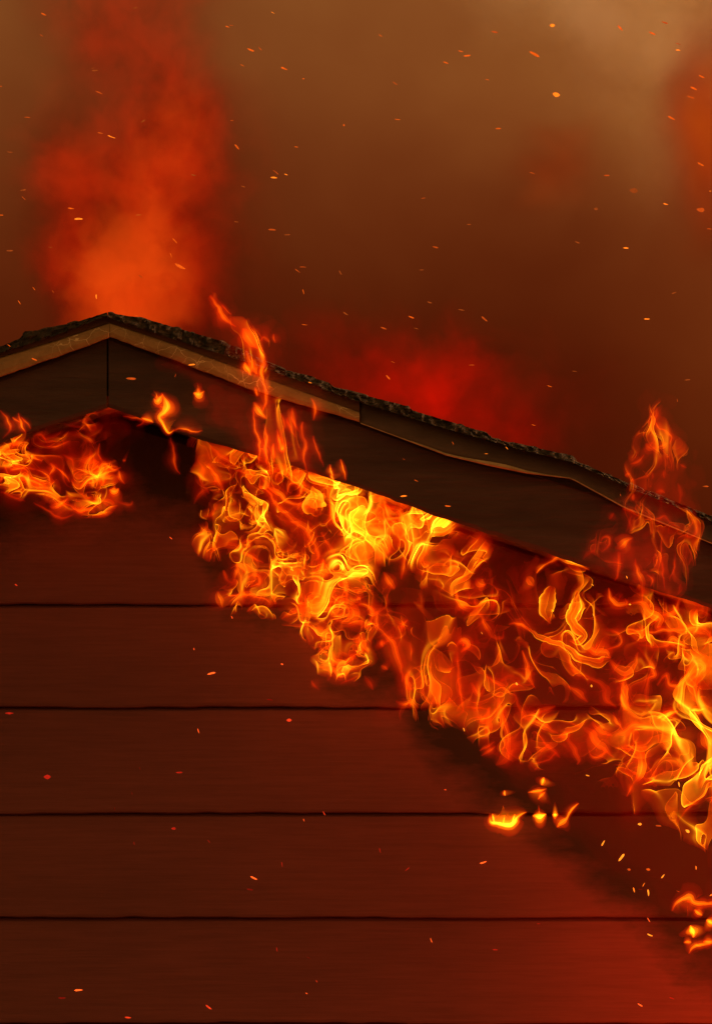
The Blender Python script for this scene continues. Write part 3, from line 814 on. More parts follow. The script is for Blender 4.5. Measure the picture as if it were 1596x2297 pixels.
B_L = [
 [0.8,(600,285,22),(575,380,26),(560,450,20),(592,518,6)], [1.1,(752,308,14),(745,400,26),(720,480,18),(745,540,17),(797,590,13),(762,630,15),(705,622,7)],
 [1.1,(440,535,5),(500,590,10),(570,620,9),(640,640,9),(710,680,12),(760,730,13),(830,750,17),(900,760,24),(965,730,12)], [1.1,(800,640,9),(850,690,13),(930,700,13),(970,730,8)],
 [1.1,(960,740,13),(1000,790,14),(1060,810,14),(1110,770,12),(1132,690,6)], [(710,690,8),(720,770,9),(770,830,9),(833,846,5)], [1.2,(1060,820,7),(1045,900,10),(1055,980,11),(1065,1040,8),(1035,1062,3)],
 [1.1,(410,680,4),(440,770,7),(460,860,9),(495,925,4)], [0.7,(330,520,5),(400,520,5),(470,570,6)], [(130,430,9),(170,490,8),(220,580,8),(290,610,7),(300,560,5)],
 [1.1,(0,300,6),(20,380,9),(70,425,10),(130,410,10),(120,360,7)], [1.2,(955,290,4),(970,360,7),(1010,400,8),(1060,390,8),(1050,358,4)], [1.2,(1080,390,6),(1160,390,9),(1210,450,10),(1270,490,17),(1250,540,14),(1300,552,5)],
 [1.0,(1200,290,6),(1290,320,10),(1390,345,10),(1470,380,12),(1620,412,12)], [0.9,(1120,550,6),(1200,570,6),(1290,560,6),(1400,560,7),(1520,540,7),(1590,600,7),(1530,690,5)],
 [1.1,(1140,650,6),(1230,660,7),(1310,650,8),(1350,610,8),(1420,650,9),(1500,700,9),(1600,755,7)], [0.7,(1130,660,7),(1190,730,8),(1240,830,7),(1200,870,7),(1190,990,8),(1240,1070,5)],
 [1.0,(1250,900,7),(1310,830,8),(1340,900,7),(1410,890,9),(1470,800,10),(1510,760,11),(1545,790,8),(1500,880,9),(1490,990,9),(1600,1040,5)], [0.9,(780,850,5),(870,870,7),(930,920,9),(940,990,13),(1000,1040,4)],
 [0.7,(690,900,6),(760,950,10),(830,1010,5)], [1.1,(210,1030,8),(200,1080,6),(200,1160,11),(190,1220,8),(148,1230,3)], [1.0,(265,955,13),(275,1060,12),(300,1140,10),(325,1250,10),(300,1360,20),(250,1402,6)],
 [0.8,(360,930,7),(400,1040,7),(450,1100,8),(540,1060,12),(622,1028,6)], [1.0,(430,1120,6),(520,1140,9),(590,1180,9),(640,1200,6)], [1.2,(640,1230,10),(690,1212,14),(700,1240,8),(740,1310,8),(770,1370,9),(760,1400,3)],
 [0.7,(500,1180,5),(560,1260,6),(630,1330,8),(652,1352,3)], [0.6,(630,1320,6),(570,1370,4),(480,1390,3)], [1.1,(790,1165,10),(850,1200,16),(870,1250,14),(930,1300,10),(985,1352,5)],
 [0.8,(850,1120,14),(900,1180,11),(980,1220,8)], [0.8,(830,1300,4),(845,1340,5),(890,1352,6),(932,1320,6),(925,1285,4)], [1.6,(990,1290,8),(1080,1290,10),(1140,1310,15),(1160,1370,15),(1150,1450,12),(1100,1530,8),(1065,1595,3)],
 [0.9,(990,1220,12),(1060,1190,10),(1110,1150,7),(1190,1160,6),(1290,1190,6)], [1.0,(1300,1180,10),(1350,1210,15),(1395,1232,4)], [1.3,(1280,1250,4),(1320,1260,10),(1347,1292,5)], [0.8,(980,1070,5),(1000,1130,6),(1042,1180,3)],
 [1.1,(1235,1105,8),(1262,1095,9)], [1.2,(1280,1140,4),(1320,1082,7),(1392,1058,4)], [1.0,(1540,1180,12),(1560,1260,16),(1585,1310,5)], [0.5,(1250,1390,9),(1225,1500,8),(1200,1540,3)],
 [0.5,(1560,1440,4),(1572,1510,5),(1540,1590,4),(1430,1690,4),(1375,1765,3)], [0.9,(0,660,8),(50,620,10),(75,655,8),(30,700,6)], [0.7,(10,690,6),(20,860,6),(40,1000,6),(45,1060,5),(0,1105,10)], [0.6,(90,880,8),(140,960,7),(190,900,4)],
 [0.6,(160,830,4),(280,900,6),(350,950,6)], [0.5,(280,880,8),(340,850,10),(392,880,8),(350,920,7)], [1.1,(440,220,5),(460,250,12),(487,284,6)], [1.1,(130,230,8),(150,262,16),(190,270,8)],
 [0.6,(60,1040,6),(130,1040,5),(210,1050,5)], [0.6,(150,1310,3),(200,1280,5),(245,1250,4)], [0.6,(160,1345,3),(210,1310,6),(250,1280,4)], [0.9,(145,1110,4),(165,1125,6),(205,1060,5)],
 [0.7,(200,380,8),(250,360,9),(230,440,8)], [0.5,(930,560,5),(1000,570,6),(1030,640,5),(930,680,4)], [0.7,(1060,560,12),(1150,600,16),(1230,600,7)], [0.7,(1390,360,8),(1360,440,7),(1270,470,6)], [0.6,(1470,490,8),(1520,440,9),(1590,470,7)],
 [0.8,(1450,510,9),(1510,560,8),(1590,590,6)],[0.5,(820,1110,4),(780,1150,4),(700,1130,5)],
]
C_L = [
 [1.7,(-10,1090,14),(30,1040,20),(90,980,15),(142,965,5)], [(85,1045,4),(110,990,6),(120,970,3)], [(60,1220,8),(100,1190,10),(180,1180,10),(250,1200,6)], [(20,1140,5),(60,1240,8),(130,1260,8),(240,1280,9),(335,1330,5)],
 [(350,1150,8),(380,1190,10),(345,1235,6)], [0.8,(390,1180,5),(440,1220,6),(492,1282,3)], [1.0,(560,1340,6),(600,1300,8),(680,1270,10),(720,1170,10),(770,1180,8),(800,1200,10),(848,1178,3)], [1.1,(830,1200,7),(840,1260,8),(872,1302,6)],
 [1.0,(740,1240,7),(718,1305,6)], [1.3,(760,1340,8),(812,1348,16),(835,1325,4)], [1.4,(690,1420,7),(750,1430,18),(782,1450,14),(738,1482,4)], [1.3,(350,1450,12),(380,1460,20),(420,1440,10),(482,1398,8)],
 [0.9,(400,1420,6),(470,1440,6),(540,1480,8),(620,1480,8),(690,1458,5)], [0.7,(560,1350,6),(600,1400,7),(640,1390,5),(690,1400,5)], [0.9,(95,1030,8),(150,1020,14),(205,1050,8)], [0.6,(0,1350,7),(90,1390,7),(180,1420,5)],
 [0.5,(230,1430,5),(330,1480,6),(420,1540,6),(520,1510,4)], [0.6,(300,1030,5),(380,1040,5),(500,990,4)], [0.5,(700,1010,3),(690,1090,6),(720,1150,6)], [0.5,(230,960,6),(290,960,6),(330,1020,3)], [0.5,(860,1130,6),(885,1140,9)],
 [0.6,(-5,1255,14),(20,1265,8)], [0.8,(150,1100,6),(230,1110,6),(300,1140,5)], [0.8,(250,1200,5),(320,1230,7),(360,1300,8),(380,1270,10)], [0.45,(420,1090,5),(500,1120,6),(520,1200,5)], [0.4,(820,1420,8),(900,1440,9),(925,1410,6)],
]
D_L = [
 [0.7,(100,100,16),(170,200,15),(230,300,15),(300,370,10),(345,402,5)], [0.5,(205,185,4),(300,282,4)], [1.2,(400,400,14),(450,480,30),(490,540,28),(545,600,8)], [1.1,(418,715,9),(440,780,16),(485,845,6)],
 [0.8,(555,560,10),(605,700,13),(580,800,9),(600,900,9),(622,1000,11),(622,1100,13),(590,1195,8)], [1.0,(510,950,9),(540,1045,8)], [0.9,(500,1090,12),(555,1190,18),(625,1255,10)], [0.7,(508,1140,6),(520,1350,8),(565,1500,8),(548,1700,5)],
 [0.8,(610,1290,8),(632,1420,9),(620,1560,10),(645,1700,6)], [0.8,(720,1340,5),(740,1450,8),(770,1545,12),(785,1470,4)], [0.8,(960,1280,8),(960,1400,14),(992,1500,10),(970,1600,8),(1005,1790,5)], [0.6,(1035,1050,8),(1072,1130,10),(1068,1270,6)],
 [0.5,(1060,1410,5),(1110,1560,7),(1162,1710,5)], [0.7,(690,1480,5),(702,1660,8)], [0.5,(815,1240,8),(840,1320,9),(895,1430,5)], [0.5,(690,450,6),(702,545,5)], [0.5,(560,520,8),(600,500,10),(650,540,8)], [0.6,(430,600,14),(470,700,16),(560,860,12)],
 [0.5,(760,1200,6),(790,1300,9),(770,1400,6)], [0.45,(860,1150,6),(870,1260,8),(930,1380,6)],
]
E_L = [
 [0.8,(865,205,14),(870,260,26),(855,330,18),(835,365,12),(775,388,8)], [0.9,(868,385,6),(912,474,5)], [0.6,(905,445,8),(980,480,10),(1026,540,10),(1000,612,9)], [1.2,(762,590,12),(805,645,22),(865,640,14)], [1.2,(890,640,14),(940,630,22),(985,590,10)],
 [0.9,(605,802,5),(680,780,12),(755,705,8)], [1.3,(455,1650,10),(500,1650,32),(570,1580,24),(640,1550,6)], [1.1,(500,1690,24),(497,1800,18),(485,1920,11),(462,1995,5)], [1.0,(670,1760,7),(672,1840,17),(720,1960,19),(742,2060,17),(740,2210,8)],
 [0.6,(935,1520,5),(920,1750,7),(940,1900,8),(962,2080,6)], [0.4,(1072,1550,7),(1060,1800,7),(1005,1990,4)], [0.6,(805,1372,6),(900,1350,9),(960,1330,10),(1020,1400,11),(1066,1432,9)], [0.6,(530,1255,9),(640,1292,14),(730,1345,5)],
 [0.5,(300,1620,8),(330,1550,11),(390,1540,11),(400,1620,9),(340,1690,8),(288,1660,6)], [0.5,(1085,990,8),(1122,1100,15),(1098,1205,7)], [0.5,(1060,1500,8),(1150,1520,9),(1240,1530,11),(1282,1470,12),(1258,1370,6)], [0.6,(775,1915,7),(832,1960,10),(820,2040,4)],
 [0.6,(550,920,10),(580,915,16),(615,910,6)], [0.5,(605,985,6),(655,955,8)], [0.35,(130,1770,14),(190,1700,16),(270,1660,10)], [0.4,(1245,1560,12),(1230,1700,14),(1200,1830,6)], [0.4,(840,880,9),(845,960,9)], [0.4,(960,860,9),(950,960,9)],
 [0.5,(640,1100,10),(650,1180,12)], [0.35,(400,1370,12),(425,1330,14),(445,1290,8)], [0.5,(1110,800,8),(1180,840,10)], [0.5,(860,1090,14),(920,1080,18),(960,1100,8)], [0.4,(620,1320,8),(600,1420,9),(560,1500,6)],
 [0.35,(1130,1990,6),(1090,2110,7)],
]

a = (383.0, 957.6, 0.36); b = (1021.4, 1213.0, 0.36); c_ = (0.0, 670.0, 0.32); d_ = (446.9, 638.4, 0.24); e_ = (1276.8, 861.8, 0.2223)
fa = flame_body(A_OUT, -0.29, -0.03, 0.0038, 11.0, (1.3, 1.0), 0.075, 8.0, 1, 0.24,
    [(680, 1070, 60, .2), (800, 1110, 70, .25), (950, 1180, 70, .4), (760, 1180, 60, .2), (770, 1270, 60, .25), (760, 1390, 60, .4), (770, 1460, 50, .35), (480, 1180, 60, -.1)], drift=(0, -0.4))
fa2 = flame_body(A_OUT, -0.27, -0.05, 0.0033, 19.0, (1.1, 1.3), 0.055, 11.0, 101, 0.24,
    [(480, 1150, 60, .15), (600, 1250, 80, .12), (560, 1130, 60, .1)], levels=((0.0, 1.0),), patch=1.3)
ga = gas_body(A_OUT, -0.30, -0.03, 3, 0.035)
make_flame([fa, fa2, ga, licks(A_L, *a, gain=0.55, wk=1.7, core=0.8)], 'big yellow mass of flame bursting out under the right rake board, nearest the ridge')
fb = flame_body(B_OUT, -0.30, -0.03, 0.0042, 8.5, (0.85, 1.7), 0.085, 6.0, 21, 0.20,
    [(1300, 1440, 80, .1), (1400, 1490, 80, .14), (1480, 1390, 60, .12), (1560, 1380, 60, .08), (1420, 1690, 50, .12), (1100, 1340, 50, .0), (1570, 1530, 60, .0), (980, 1420, 90, -.1)], patch=1.2)
gb = gas_body(B_OUT + [], -0.30, -0.03, 5, 0.022, h=0.014, grow=0.5) + gas_body([(1150, 1700), (1500, 1720), (1900, 1800), (1900, 2300), (1650, 2250), (1520, 2080), (1400, 1950), (1250, 1830)], -0.22, -0.03, 8, 0.013, h=0.014, grow=0.4)
fb2 = flame_body(B_OUT, -0.28, -0.05, 0.0040, 14.0, (0.75, 1.9), 0.06, 8.0, 121, 0.17,
    [(1400, 1490, 90, .12), (1560, 1400, 80, .15), (1420, 1690, 60, .12), (980, 1420, 90, -.08), (1100, 1640, 60, .04)], levels=((0.0, 1.0),), patch=1.4)
LOW_OUT = [(960, 1560), (1596, 1640), (1850, 1800), (1850, 2050), (1540, 1900), (1300, 1760), (1120, 1700), (1020, 1640)]
fb3 = flame_body(LOW_OUT, -0.2, -0.03, 0.0042, 10.0, (0.75, 1.7), 0.07, 7.0, 131, 0.16, [], levels=((0.0, 1.0),), patch=1.9)
make_flame([fb, fb2, fb3, gb, licks(B_L, *b, gain=0.62, core=0.8, vg=0.4, vw=1.2, wk=1.8, mixv=0.7)], 'broad red and orange flame licking over the charred siding below the right rake')
fc = flame_body(C_OUT, -0.28, -0.03, 0.0033, 16.0, (1.7, 0.9), 0.06, 9.0, 41, 0.20,
    [(10, 1000, 40, .3), (60, 1090, 60, .1), (240, 1130, 25, .3), (110, 1140, 30, .2), (180, 1080, 60, .05), (245, 935, 75, -.2)], drift=(0, 0.3))
gc = gas_body(C_OUT, -0.28, -0.03, 7, 0.04)
make_flame([fc, gc, licks(C_L, *c_, gain=0.6, wk=1.3)], 'red ragged flame curling out under the left rake board')
fd = flame_body(D_OUT, YF - 0.16, YF - 0.03, 0.0036, 14.0, (0.8, 4.2), 0.03, 7.0, 61, 0.40,
    [(555, 750, 40, .25), (580, 840, 50, .3), (595, 960, 45, .2), (600, 1030, 40, .1), (680, 950, 60, .0)], edge=14)
gd = gas_body(D_OUT + [], YF - 0.17, YF - 0.03, 11, 0.05, freq=6.0) + gas_body([(405, 830), (470, 850), (570, 870), (580, 1000), (520, 985), (450, 900)], YF - 0.12, YF - 0.03, 14, 0.035, freq=8.0, grow=0.2)
make_flame([fd, gd, licks(D_L, *d_, gain=0.9, wk=1.5, ya=YF - 0.14, yb=YF - 0.05)], 'tall narrow flame rising in front of the rake board and trim')
fe = flame_body(E_OUT, YF - 0.20, YF - 0.03, 0.0034, 16.0, (0.8, 2.0), 0.05, 8.0, 81, 0.11,
    [(1470, 980, 30, .1), (1390, 1210, 25, .1), (1480, 1100, 60, .04), (1540, 1170, 40, .04)], edge=16)
ge = gas_body(E_OUT, YF - 0.21, YF - 0.03, 13, 0.045, freq=6.0)
make_flame([fe, ge, licks(E_L, *e_, gain=0.45, wk=1.25, ya=YF - 0.17, yb=YF - 0.05)], 'tapering red flame plume standing before the low end of the right rake')

fr = dict(ya=YF - 0.06, yb=YF - 0.02)
make_flame([licks([[(1070,700,8),(1110,722,18),(1142,665,8)], [1.3,(1128,655,10),(1165,740,24),(1150,790,16),(1120,830,11),(1150,900,10),(1178,942,8),(1222,918,4)]], *c_, gain=1.5, **fr)], 'small bright candle-like flame on the rake board edge right of the ridge')
make_flame([licks([[0.7,(1215,930,6),(1270,910,6),(1340,930,7),(1425,930,4)]], *c_, gain=1.0, **fr)], 'thin line of flame creeping along the board edge beside the candle-like flame')
make_flame([licks([[0.8,(985,830,6),(1020,842,9),(1075,865,6)]], *c_, gain=1.0, **fr)], 'tiny flame on the rake board edge left of the candle-like flame')
make_flame([licks([[(1350,655,7),(1395,680,19),(1432,645,5)]], *c_, gain=1.5, **fr)], 'small puff of flame before the rake board, left of the tall flame')
make_flame([licks([[(130,800,5),(150,880,8),(182,945,5)], [0.8,(80,830,4),(150,868,6)], [0.8,(150,830,5),(222,912,6)]], *c_, gain=0.6, **fr)], 'faint forked red flame rising before the left rake board')
make_flame([licks([[0.7,(0,780,6),(60,860,9),(70,920,8),(20,980,6)]], *c_, gain=0.6, **fr)], 'faint curved red flame before the left rake board, farthest from the ridge')
make_flame([licks([[0.8,(590,830,6),(680,770,8),(780,758,9),(870,792,6)]], *c_, gain=0.6)], 'dim red flame arching under the ridge of the gable')
make_flame([licks([[0.6,(470,880,7),(560,830,8),(620,860,7)]], *c_, gain=0.6)], 'dim red flame under the left rake between the ridge and the ragged flame')
make_flame([licks([[0.6,(860,825,7),(1000,850,8),(960,900,6)]], *c_, gain=0.6)], 'dim red curl of flame under the rake just right of the ridge')
make_flame([licks([[(1192,965,6),(1222,1080,10),(1226,1170,8),(1262,1232,4)]], *c_, gain=0.4)], 'thin dim red strand of flame hanging down over the charred gable')
make_flame([licks([[(1225,1680,4),(1232,1760,9),(1248,1800,10)], [0.9,(1252,1830,6),(1228,1775,6)]], *d_, gain=1.1, **fr)], 'small pointed flame on the board edge right of the tall flame')
make_flame([licks([[0.7,(1320,1630,6),(1345,1720,10),(1370,1830,7)]], *d_, gain=1.1, **fr)], 'slim pointed flame on the board edge, second to the right of the tall flame')
make_flame([licks([[(500,200,6),(560,150,8),(640,105,9),(700,130,16),(770,150,10),(832,182,8)]], *b, gain=1.7)], 'bright arched lick of flame just under the rake board, apart from the rest')
jt = dict(ya=-0.06, yb=-0.03)
make_flame([licks([[1.2,(215,1695,9),(220,1750,12),(270,1766,11),(340,1772,14),(400,1712,9),(445,1690,5)], [(238,1762,7),(226,1702,3)], [(292,1768,8),(306,1708,3)], [(352,1764,7),(372,1700,3)]], *b, gain=1.7, **jt)], 'low flame burning along the lap joint, longest of the joint flames')
make_flame([licks([[1.4,(475,1710,6),(520,1722,14),(562,1704,6)]], *b, gain=1.8, **jt)], 'small yellow flame at the lap joint beside the longer joint flame')
make_flame([licks([[1.4,(600,1706,8),(622,1708,11),(640,1708,5)]], *b, gain=1.8, **jt)], 'tiny yellow flame at the lap joint, rightmost of the joint flames')
make_flame([licks([[1.4,(628,1785,12),(662,1756,22),(692,1728,8),(715,1690,6),(768,1638,5)]], *b, gain=1.7, ya=-0.07, yb=-0.03)], 'slanting yellow flame just below the lap joint with a thin upward tail')
sc = dict(gain=1.5, ya=-0.08, yb=-0.03)
make_flame([licks([[(552,1472,10),(538,1524,10)]], *b, **sc)], 'stubby upright flame on the charred board above the lap joint')
make_flame([licks([[0.9,(450,1572,4),(520,1560,8),(568,1546,5)]], *b, **sc)], 'thin flat flame on the charred board just above the lap joint')
make_flame([licks([[0.8,(513,1614,4),(545,1577,9),(562,1560,5)]], *b, **sc)], 'slanting scrap of flame under the thin flat flame')
make_flame([licks([[0.9,(300,1555,4),(308,1592,7)]], *b, **sc)], 'speck of flame on the charred board left of the stubby upright flame')
r8 = (798.0, 1532.0, 0.5)
lo = dict(gain=1.6, ya=-0.1, yb=-0.04)
make_flame([licks([[1.3,(1414,1022,8),(1440,985,8),(1490,960,11),(1520,985,9),(1552,990,12),(1600,985,10),(1660,970,8)]], *r8, **lo)], 'arched flame low on the siding at the charred lower corner')
make_flame([licks([[(1515,1015,7),(1550,1045,8)]], *r8, **lo)], 'small slanting flame hanging just below the arched flame')
make_flame([licks([[1.2,(1570,1060,9),(1615,1085,10)]], *r8, **lo)], 'flame at the picture edge just below the arched flame')
make_flame([licks([[1.3,(1500,1090,8),(1508,1118,11),(1510,1146,6)]], *r8, **lo)], 'upright yellow flame scrap on the siding below the arched flame')
make_flame([licks([[(1466,1163,5),(1504,1168,6)]], *r8, **lo)], 'tiny flame left of and below the upright yellow scrap')
make_flame([licks([[(1555,1160,7),(1605,1163,7)]], *r8, **lo)], 'flat flame scrap at the picture edge below the arched flame')
make_flame([licks([[0.7,(1493,1218,5),(1520,1185,7),(1600,1168,5)]], *r8, **lo)], 'thin curved flame lowest on the charred siding')
rw = dict(gain=1.6)
make_flame([licks([[1.2,(1348,158,10),(1388,138,6)]], *r8, **rw)], 'short yellow flame scrap at the joint inside the big right-hand fire')
make_flame([licks([[1.1,(1363,187,5),(1395,145,9),(1442,127,6)]], *r8, **rw)], 'hooked yellow flame scrap at the joint inside the big right-hand fire')
make_flame([licks([[(1495,126,8),(1565,117,7)]], *r8, **rw)], 'flat yellow flame scrap at the joint nearest the picture edge')

G_OUT = [(1630, 1860), (1900, 1800), (2000, 2100), (2000, 2700), (1800, 2600), (1700, 2350), (1640, 2120)]
fg = flame_body(G_OUT, -0.30, -0.03, 0.0075, 6.0, (1.0, 1.5), 0.09, 5.0, 33, 0.3, [])
make_flame([fg, gas_body(G_OUT, -0.30, -0.03, 17, 0.05, h=0.016)], 'tall red flame climbing the siding beyond the charred lower corner')

# the light these flames give off
def flame_light(px, py, y, watts, r=0.12, col=(1.0, 0.045, 0.006)):
    l = bpy.data.lights.new('flame_light', 'POINT'); l.energy = watts; l.color = col; l.shadow_soft_size = r
    o = bpy.data.objects.new('flame_light', l); COL.objects.link(o); o.location = P(px, py, y)
flame_light(575, 830, YF - 0.22, 0.22, 0.06, (1.0, 0.3, 0.03)); flame_light(1470, 1120, YF - 0.24, 0.16, 0.06, (1.0, 0.2, 0.02))
for args in ((750, 1250, -0.30, 1.2), (1000, 1350, -0.32, 1.2), (1350, 1500, -0.32, 2.2), (1620, 1600, -0.32, 2.2), (1760, 2050, -0.6, 19.0), (1800, 2450, -0.7, 19.0), (100, 1070, -0.3, 0.6)):
    flame_light(*args)

# ------------------------------------------------------------------ smoke and glowing fire clouds (real volumes)
def box_mesh(name, x0, x1, y0, y1, z0, z1, mat):
    V = [(x, y, z) for x in (x0, x1) for y in (y0, y1) for z in (z0, z1)]
    F = [(0, 1, 3, 2), (4, 6, 7, 5), (0, 4, 5, 1), (2, 3, 7, 6), (0, 2, 6, 4), (1, 5, 7, 3)]
    return mesh_obj(name, V, F, mat)

def blob_sum(nd, lk, pos, blobs):
    """Sum of soft lobes in the x-z plane (x, z, rx, rz, gain)."""
    tot = None
    for x, z, rx, rz, g in blobs:
        mp = N(nd, 'ShaderNodeMapping', vector_type='POINT')
        mp.inputs['Location'].default_value = (-x / rx, 0, -z / rz); mp.inputs['Scale'].default_value = (1 / rx, 0, 1 / rz)
        lk.new(pos, mp.inputs[0])
        dt = N(nd, 'ShaderNodeVectorMath', operation='DOT_PRODUCT'); lk.new(mp.outputs[0], dt.inputs[0]); lk.new(mp.outputs[0], dt.inputs[1])
        e = math_n(nd, lk, 'POWER', 2.718, math_n(nd, lk, 'MULTIPLY', dt.outputs['Value'], -1.0))
        e = math_n(nd, lk, 'MULTIPLY', e, g)
        tot = e if tot is None else math_n(nd, lk, 'ADD', tot, e)
    return tot

def warped(nd, lk, scale, amount, tilt=(1, 1, 1)):
    geo = N(nd, 'ShaderNodeNewGeometry')
    w = N(nd, 'ShaderNodeTexNoise'); w.inputs['Scale'].default_value = scale; w.inputs['Detail'].default_value = 3
    lk.new(geo.outputs['Position'], w.inputs['Vector'])
    s = N(nd, 'ShaderNodeVectorMath', operation='SUBTRACT'); lk.new(w.outputs['Color'], s.inputs[0]); s.inputs[1].default_value = (0.5, 0.5, 0.5)
    m = N(nd, 'ShaderNodeVectorMath', operation='SCALE'); lk.new(s.outputs[0], m.inputs[0]); m.inputs['Scale'].default_value = amount
    a = N(nd, 'ShaderNodeVectorMath', operation='ADD'); lk.new(geo.outputs['Position'], a.inputs[0]); lk.new(m.outputs[0], a.inputs[1])
    return geo.outputs['Position'], a.outputs[0]

def fire_cloud(name, label, box, blobs, scale=3.0, lo=0.35, hi=0.72, floor=0.15, warp=0.35, strength=1.0, absorb=0.0, tints=((0.75, 0.012, 0.0), (1.0, 0.10, 0.006)), stretch=(1, 1, 0.7), step=1.0, wscale=None):
    m, nd, lk = new_mat('glowing_smoke')
    pos, wp = warped(nd, lk, wscale or scale * 0.8, warp)
    env = blob_sum(nd, lk, wp, blobs)
    mp = N(nd, 'ShaderNodeMapping'); mp.inputs['Scale'].default_value = stretch; lk.new(wp, mp.inputs[0])
    nz = N(nd, 'ShaderNodeTexNoise'); nz.inputs['Scale'].default_value = scale; nz.inputs['Detail'].default_value = 6; nz.inputs['Roughness'].default_value = 0.62
    lk.new(mp.outputs[0], nz.inputs['Vector'])
    nzs = math_n(nd, lk, 'ADD', nz.outputs[0], math_n(nd, lk, 'MULTIPLY_ADD', env, 0.16, -0.08))
    mr = N(nd, 'ShaderNodeMapRange', interpolation_type='SMOOTHSTEP'); mr.inputs['From Min'].default_value = lo; mr.inputs['From Max'].default_value = hi; mr.inputs['To Min'].default_value = floor; mr.inputs['To Max'].default_value = 1.0
    lk.new(nzs, mr.inputs['Value'])
    I = math_n(nd, lk, 'MULTIPLY', env, mr.outputs[0])
    mid = tuple(0.72 * a + 0.28 * b for a, b in zip(*tints))
    cr = ramp(nd, [(0.05, tints[0]), (0.6, mid), (1.0, tints[1])]); lk.new(I, cr.inputs[0])
    em = N(nd, 'ShaderNodeEmission'); lk.new(cr.outputs[0], em.inputs[0])
    lk.new(math_n(nd, lk, 'MULTIPLY', I, strength / (box[3] - box[2])), em.inputs[1])
    sh = em.outputs[0]
    if absorb:
        ab = N(nd, 'ShaderNodeVolumeAbsorption'); ab.inputs[0].default_value = (0.35, 0.0, 0.0, 1)
        lk.new(math_n(nd, lk, 'MULTIPLY', env, absorb / (box[3] - box[2])), ab.inputs[1])
        ad = N(nd, 'ShaderNodeAddShader'); lk.new(sh, ad.inputs[0]); lk.new(ab.outputs[0], ad.inputs[1]); sh = ad.outputs[0]
    out = N(nd, 'ShaderNodeOutputMaterial'); lk.new(sh, out.inputs['Volume'])
    m.cycles.volume_step_rate = step
    o = box_mesh(name, *box, m)
    return tag(o, label, kind='stuff')

def at_y(y, rows):      # measured lobes (px, py, rx, ry, gain) -> metres at depth y
    out = []
    for px, py, rx, ry, g in rows:
        p = P(px, py, y); s = (y - EYE[1]) / 12.0 * PX
        out.append((p[0], p[2], rx * s, ry * s, g))
    return out

# the smoke bank that fills the sky behind the house
m, nd, lk = new_mat('brown_smoke')
pos, wp = warped(nd, lk, 0.55, 1.3)
sep = N(nd, 'ShaderNodeSeparateXYZ'); lk.new(wp, sep.inputs[0])
hgt = N(nd, 'ShaderNodeMapRange'); hgt.inputs['From Min'].default_value = 7.9; hgt.inputs['From Max'].default_value = 4.7; hgt.inputs['To Min'].default_value = 0.0; hgt.inputs['To Max'].default_value = 1.0
lk.new(sep.outputs[2], hgt.inputs['Value'])
base = math_n(nd, lk, 'MULTIPLY_ADD', math_n(nd, lk, 'POWER', hgt.outputs[0], 1.0), 2.15, 0.60)
_, wp2 = warped(nd, lk, 1.5, 0.9)
thin = blob_sum(nd, lk, wp2, at_y(10.0, [(1310, -20, 230, 110, 1.6), (1530, 110, 150, 190, 0.9), (1700, 900, 260, 420, 0.8), (760, 150, 400, 330, 0.12)]))
nz = N(nd, 'ShaderNodeTexNoise'); nz.inputs['Scale'].default_value = 1.1; nz.inputs['Detail'].default_value = 6; nz.inputs['Roughness'].default_value = 0.58
lk.new(wp, nz.inputs['Vector'])
dens = math_n(nd, lk, 'SUBTRACT', base, thin, clamp=False)
dens = math_n(nd, lk, 'ADD', dens, math_n(nd, lk, 'MULTIPLY_ADD', nz.outputs[0], 2.6, -1.3))
nw = N(nd, 'ShaderNodeTexNoise'); nw.inputs['Scale'].default_value = 2.6; nw.inputs['Detail'].default_value = 5; nw.inputs['Roughness'].default_value = 0.6
lk.new(wp, nw.inputs['Vector'])
wisp = math_n(nd, lk, 'MULTIPLY', math_n(nd, lk, 'MULTIPLY_ADD', nw.outputs[0], 3.4, -1.7), blob_sum(nd, lk, pos, at_y(10.0, [(1420, 80, 380, 330, 1.0)])))
dens = math_n(nd, lk, 'ADD', dens, wisp)
dens = math_n(nd, lk, 'MAXIMUM', dens, 0.03)
SMOKE_L = 8.0
ab = N(nd, 'ShaderNodeVolumeAbsorption'); ab.inputs[0].default_value = (0.42, 0.03, 0.02, 1)
lk.new(math_n(nd, lk, 'MULTIPLY', dens, 1.55 / SMOKE_L), ab.inputs[1])
out = N(nd, 'ShaderNodeOutputMaterial'); lk.new(ab.outputs[0], out.inputs['Volume'])
m.cycles.volume_step_rate = 0.7
tag(box_mesh('smoke', -11, 11, 6.0, 14.0, -0.9, 16, m), 'thick brown smoke filling the sky behind the house', kind='stuff')

